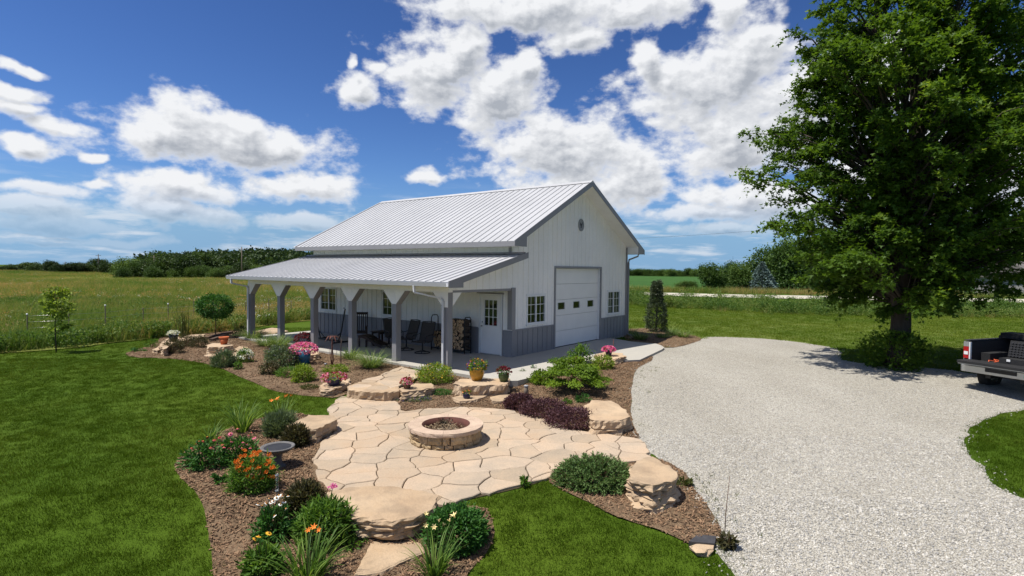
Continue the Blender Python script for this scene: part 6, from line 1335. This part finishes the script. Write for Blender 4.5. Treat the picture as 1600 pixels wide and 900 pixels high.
# ================================================================ fence, poles, wires, house
fpts = [G(43, 530), G(108, 526), G(165, 521), G(224, 512), G(263, 510), G(303, 506), G(345, 506), G(384, 503), G(420, 500), G(455, 495)]
fpts = [np.array([p[0], p[1], float(hgt(p[0], p[1]))]) for p in fpts]; f0 = fpts[0]; t = thing('wire_fence', 'low wire fence on thin posts along the edge of the prairie', 'fence', f0)
for i, p in enumerate(fpts):
    l = p-f0; h = 1.0+.12*((i*7) % 3)
    pst = MB().lathe([(.02, -.2), (.02, h-.03), (.015, h), (.001, h)], 8, tuple(l)).build('fence_post', M['wood'], t)
    if i in (0, 2, 4): MB().lathe([(.03, h), (.035, h+.04), (.02, h+.06), (.001, h+.06)], 8, tuple(l)).build('post_cap', M['white'], pst)
for z in (.45, .7, .95):
    MB().tube([tuple(p-f0+np.array([0, .05, z])) for p in fpts], .006, 4).build('wire', M['steel'], t)
M['pole'] = mat('pole_wood', (.16, .13, .10), (.11, .09, .07), 5, .9, .4, 20, sc3=(1, 1, .1))
def upole(p, h, r_, label, arm=True):
    t = thing('utility_pole', label, 'utility pole', p); MB().tube([(0, 0, -.3), (0, 0, h*.5), (0, 0, h)], [r_, r_*.85, r_*.65], 10).build('pole', M['pole'], t)
    if arm:
        MB().box((0, 0, h-.5), (1.8, .1, .12)).build('crossarm', M['pole'], t)
        for x in (-.8, 0, .8): MB().lathe([(.03, 0), (.05, .05), (.03, .12), (.001, .14)], 8, (x, 0, h-.43 if x else h)).build('insulator', M['steel'], t)
    return t
poles = []
for px, by, ty, d, r_, lb in ((1556, 478, 318, 53, .19, 'wooden utility pole beside the grey roofed house'), (378, 437, 386, 131, .16, 'tall wooden utility pole between prairie and wood near the porch roof'), (241, 434, 399, 141, .15, 'utility pole in front of the tall wood clump'), (154, 428, 397, 190, .16, 'utility pole on the prairie rise against the sky'), (102, 428, 409, 215, .15, 'distant small utility pole in the low tree line')):
    p = AT(px, by, d); p[2] = float(hgt(p[0], p[1])); h = AT(px, ty, d)[2]-p[2]; upole(p, h, r_, lb); poles.append((p, h))
def wire(a, b, sag, label):
    c = (np.array(a)+np.array(b))/2; pts_ = [tuple(np.array(a)+(np.array(b)-np.array(a))*f-c-np.array([0, 0, sag*4*f*(1-f)])) for f in np.linspace(0, 1, 25)]; tag(MB().tube(pts_, .013, 4).build('power_line', M['black'], None, c), label, 'power line')
a = poles[0]; w0 = a[0]+np.array([-.8, 0, a[1]-.3]); w1 = AT(760, 380, 62); wire(w0, AT(700, 386, 75)+np.array([0, 0, .8]), 1.1, 'upper power line strung from the utility pole behind the barn')
wire(poles[1][0]+np.array([0, 0, poles[1][1]]), poles[2][0]+np.array([0, 0, poles[2][1]]), .5, 'faint power line between the two poles at the wood edge')
hp = AT(1602, 452, 84); hp[2] = -.1; t = thing('farm_house', 'low house with grey roof behind the trees across the road', 'house', hp, .5)
MB().b2((-6, -4, 0), (6, 4, 2.7)).build('wall', mat('pale_house_siding', (.26, .25, .24), (.22, .21, .2), 2, .8), t)
rm = mat('grey_shingle', (.16, .145, .13), (.115, .105, .098), 4, .9, .4, 20); body2 = [(-4.5, 2.6), (0, 5.0), (4.5, 2.6)]; MB().add([(-6.5, y, z) for y, z in body2]+[(6.5, y, z) for y, z in body2], [(0, 1, 2), (3, 5, 4), (0, 3, 4, 1), (1, 4, 5, 2), (0, 2, 5, 3)]).build('roof', rm, t)
for x in (-4, -1.2, 3): w_ = MB().b2((x, -4.06, .9), (x+1.3, -4.005, 2.1)).build('window', M['white'], t); MB().b2((x+.1, -4.08, 1.0), (x+1.2, -4.062, 2.0)).build('pane', M['black'], w_)
MB().b2((1.2, -4.05, 0), (2.15, -4.005, 2.1)).build('door', M['timber'], t)
# ================================================================ pickup truck: local x forward, y to the driver's side; origin under the lowered tailgate's rear edge
M['silver'] = mat('silver_paint', (.42, .43, .43), (.40, .41, .41), 3, .25, metal=.6, spec=.5); M['liner'] = mat('black_bed_liner', (.012, .012, .013), (.02, .02, .021), 40, .8, .4, 80); M['tyre'] = mat('tyre_rubber', (.016, .016, .016), (.025, .024, .023), 20, .85, .3, 40)
M['red'] = mat('tail_lamp_red', (.42, .01, .012), (.32, .008, .01), 20, .15); M['chrome'] = mat('bumper_metal', (.55, .55, .53), (.48, .48, .47), 4, .3, metal=.8); M['rope'] = mat('orange_strap', (.65, .12, .04), (.5, .08, .03), 20, .8); M['clear'] = mat('lamp_white', (.75, .76, .76), (.7, .7, .7), 9, .15)
e0 = G(1491, 605.5); e1 = G(1600, 627); dr = e1-e0; hd = rad(21); hv = np.array([math.cos(hd), math.sin(hd), 0]); lv = np.array([-math.sin(hd), math.cos(hd), 0])
tz_ = float(hgt(13, 14)); TO = np.array([e0[0], e0[1], tz_+.007])-lv*.88-hv*.05; TO[2] = tz_+.007
tk = thing('pickup_truck', 'silver pickup truck with black bed and lowered tailgate at the drive edge', 'truck', TO, hd)
def tb(name, lo, hi, m, parent=tk): return MB().b2(lo, hi).build(name, m, parent)
tg = MB(); tg.prism([(.0, -.80), (.0, .80), (.05, .84), (.52, .84), (.52, -.84), (.05, -.84)], .80, .865); tgo = tg.build('tailgate', M['liner'], tk)
tb('tailgate_skin', (.03, -.80, .772), (.50, .80, .798), M['silver'], tgo)
tb('tailgate_handle', (.22, -.12, .762), (.30, .12, .771), M['black'], tgo)
bp = [(.40, -.92), (.40, .92), (.45, .97), (.58, .97), (.58, -.97), (.45, -.97)]; bo = MB().prism(bp, .53, .70).build('bumper', M['chrome'], tk)
tb('bumper_step', (.385, -.35, .60), (.399, .35, .695), M['black'], bo)
tb('bed_floor', (.53, -.83, .74), (3.20, .83, .80), M['liner'])
for s_ in (-1, 1):
    y0, y1 = (.83, .97) if s_ > 0 else (-.97, -.83)
    # bed side with wheel arch
    ax, R_ = 1.45, .46; arc = [(ax+R_*math.cos(a), .40+R_*math.sin(a)) for a in np.linspace(0, math.pi, 13)]
    prof_ = [(.56, .55), (.56, 1.34), (3.25, 1.36), (3.25, .45)]+arc[0:13]; prof_ = [(3.25, .45), (ax+R_, .45)]+[q for q in arc if q[1] > .46]+[(ax-R_, .45), (.60, .50), (.56, .60), (.56, 1.34), (3.25, 1.36)]
    n = len(prof_); yo = y1 if s_ > 0 else y0; yi = yo-s_*.02
    MB().add([(x, yo, z) for x, z in prof_]+[(x, yi, z) for x, z in prof_], [tuple(range(n)), tuple(range(n, 2*n))[::-1]]+[(i, (i+1) % n, n+(i+1) % n, n+i) for i in range(n)]).build('bed_side', M['silver'], tk)
    ym = y0 if s_ > 0 else y1
    tb('bed_liner', (.60, min(ym, ym+s_*.03), .80), (3.19, max(ym, ym+s_*.03), 1.33), M['liner']); tb('bed_rail', (.56, y0+.0, 1.362), (3.25, y1+.0, 1.385), M['black'])
    tb('wheel_housing', (1.05, .60 if s_ > 0 else -.83, .80), (1.85, .83 if s_ > 0 else -.60, 1.02), M['liner'])
    lp = tb('tail_lamp', (.535, y0+.005, .88), (.559, y1-.005, 1.20), M['red']); tb('reverse_lens', (.528, y0+.02, .98), (.5345, y1-.02, 1.07), M['clear'], lp); tb('bed_post', (.545, y0, 1.205), (.57, y1, 1.338), M['silver']); tb('bed_post', (.535, ym-.02*s_ if s_ < 0 else ym-.03, .80), (.60, ym+.03 if s_ < 0 else ym-.001, 1.33), M['clear'] if s_ > 0 else M['silver'])
    # wheels
    for ax in (1.45, 5.75):
        w = thing_w = MB().lathe([(.20, -.125), (.34, -.13), (.385, -.10), (.39, 0), (.385, .10), (.34, .13), (.20, .125)], 26); wo = D.objects.new('wheel', w.mesh('wheel', M['tyre'])); COL.objects.link(wo); wo.parent = tk; wo.location = (ax, s_*.80, .392); wo.rotation_euler = (math.pi/2, 0, 0)
        MB().lathe([(.001, -.06), (.08, -.07), (.10, -.02), (.20, -.05), (.215, -.12)], 18).build('rim', M['chrome'], wo); MB().lathe([(.001, .06), (.08, .07), (.10, .02), (.20, .05), (.215, .12)], 18).build('rim', M['chrome'], wo)
tb('axle', (1.39, -.7, .34), (1.51, .7, .44), M['black']); tb('chassis_rail', (.6, -.45, .40), (6.1, -.33, .56), M['black']); tb('chassis_rail', (.6, .33, .40), (6.1, .45, .56), M['black'])
tb('bed_front', (3.190, -.83, .80), (3.250, .83, 1.36), M['liner'])
# cab and hood
def extr(name, prof_, y0, y1, m, inset=0., parent=tk):
    n = len(prof_); cz_ = 1.2
    def yy(z, y): return y*(1-inset*max(0, z-1.2))
    return MB().add([(x, yy(z, y0), z) for x, z in prof_]+[(x, yy(z, y1), z) for x, z in prof_], [tuple(range(n)), tuple(range(n, 2*n))[::-1]]+[(i, (i+1) % n, n+(i+1) % n, n+i) for i in range(n)]).build(name, m, parent)
cabp = [(3.290, .45), (5.300, .45), (5.300, 1.22), (4.730, 1.88), (4.450, 1.93), (3.650, 1.93), (3.410, 1.86), (3.290, 1.25)]
extr('cab', cabp, -.97, .97, M['silver'], .22); extr('hood', [(5.310, .45), (5.310, 1.20), (6.450, 1.08), (6.600, .95), (6.630, .5)], -.95, .95, M['silver'])
tb('rear_window', (3.275, -.62, 1.32), (3.350, .62, 1.78), M['black'])
for s_ in (-1, 1): extr('side_window', [(3.600, 1.28), (5.050, 1.28), (4.670, 1.78), (3.750, 1.78)], s_*.955, s_*.985, M['black'], .22); tb('door_handle', (3.750, s_*.975-.01, 1.05), (3.910, s_*.975+.02, 1.09), M['black'])
extr('windshield', [(5.280, 1.26), (5.310, 1.26), (4.770, 1.87), (4.740, 1.87)], -.80, .80, M['black'], .22); tb('front_bumper', (6.610, -.95, .40), (6.750, .95, .62), M['chrome'])
for s_ in (-1, 1): tb('headlight', (6.550, s_*.72-.16, .78), (6.645, s_*.72+.16, .95), M['clear'])
tb('bumper_sticker', (.392, -.70, .58), (.3995, -.50, .66), mat('pale_teal_sticker', (.25, .5, .48), (.2, .42, .4), 20, .6), bo)
# load in the bed
def wl(x, y, z): return TO+hv*x+lv*y+np.array([0, 0, z])
t = thing('tonneau_cover', 'black folded tonneau cover lying across the truck bed', 'tonneau cover', wl(2.35, 0, 1.387), hd); MB().b2((-.28, -.95, 0), (.30, .95, .07)).build('folded_panel', M['liner'], t); MB().b2((-.24, -.93, .072), (.30, .93, .15)).build('folded_panel', M['liner'], t)
t = thing('equipment_case', 'open black hard case with egg-crate foam lid standing on the tailgate end of the bed', 'case', wl(.75, -.30, .802), hd)
MB().b2((-.22, -.42, 0), (.22, .42, .20)).build('case_base', M['liner'], t); lid = MB().box((.26, 0, .42), (.10, .84, .44), Matrix.Rotation(.25, 3, 'Y')).build('lid', M['liner'], t)
fm = MB()
for i in range(11):
    for j in range(6): x, y, z = .20, -.37+.074*i, .25+.066*j; fm.box((x+.25*(z-.42)*1.0-.005, y, z), (.03, .045, .045), Matrix.Rotation(.78, 3, 'X'))
fm.build('foam_lining', mat('dark_foam', (.03, .03, .033), (.045, .045, .05), 30, .95), t)
for y in (-.2, .2): MB().b2((-.24, y-.04, .13), (-.222, y+.04, .19)).build('latch', M['clear'], t)
mb = MB(); rn = random.Random(2); cur = np.array([.0, .0, .02]); mb.tube([(.0, .0, .012), (.15, .08, .05), (.3, -.02, .03), (.42, .1, .06), (.55, .0, .02), (.38, -.1, .05), (.1, -.08, .03)], .014, 5); t = mb.build('tie_down_strap', M['rope'], None, wl(.72, .45, .802), hd); tag(t, 'orange tie-down strap lying in the truck bed', 'strap')
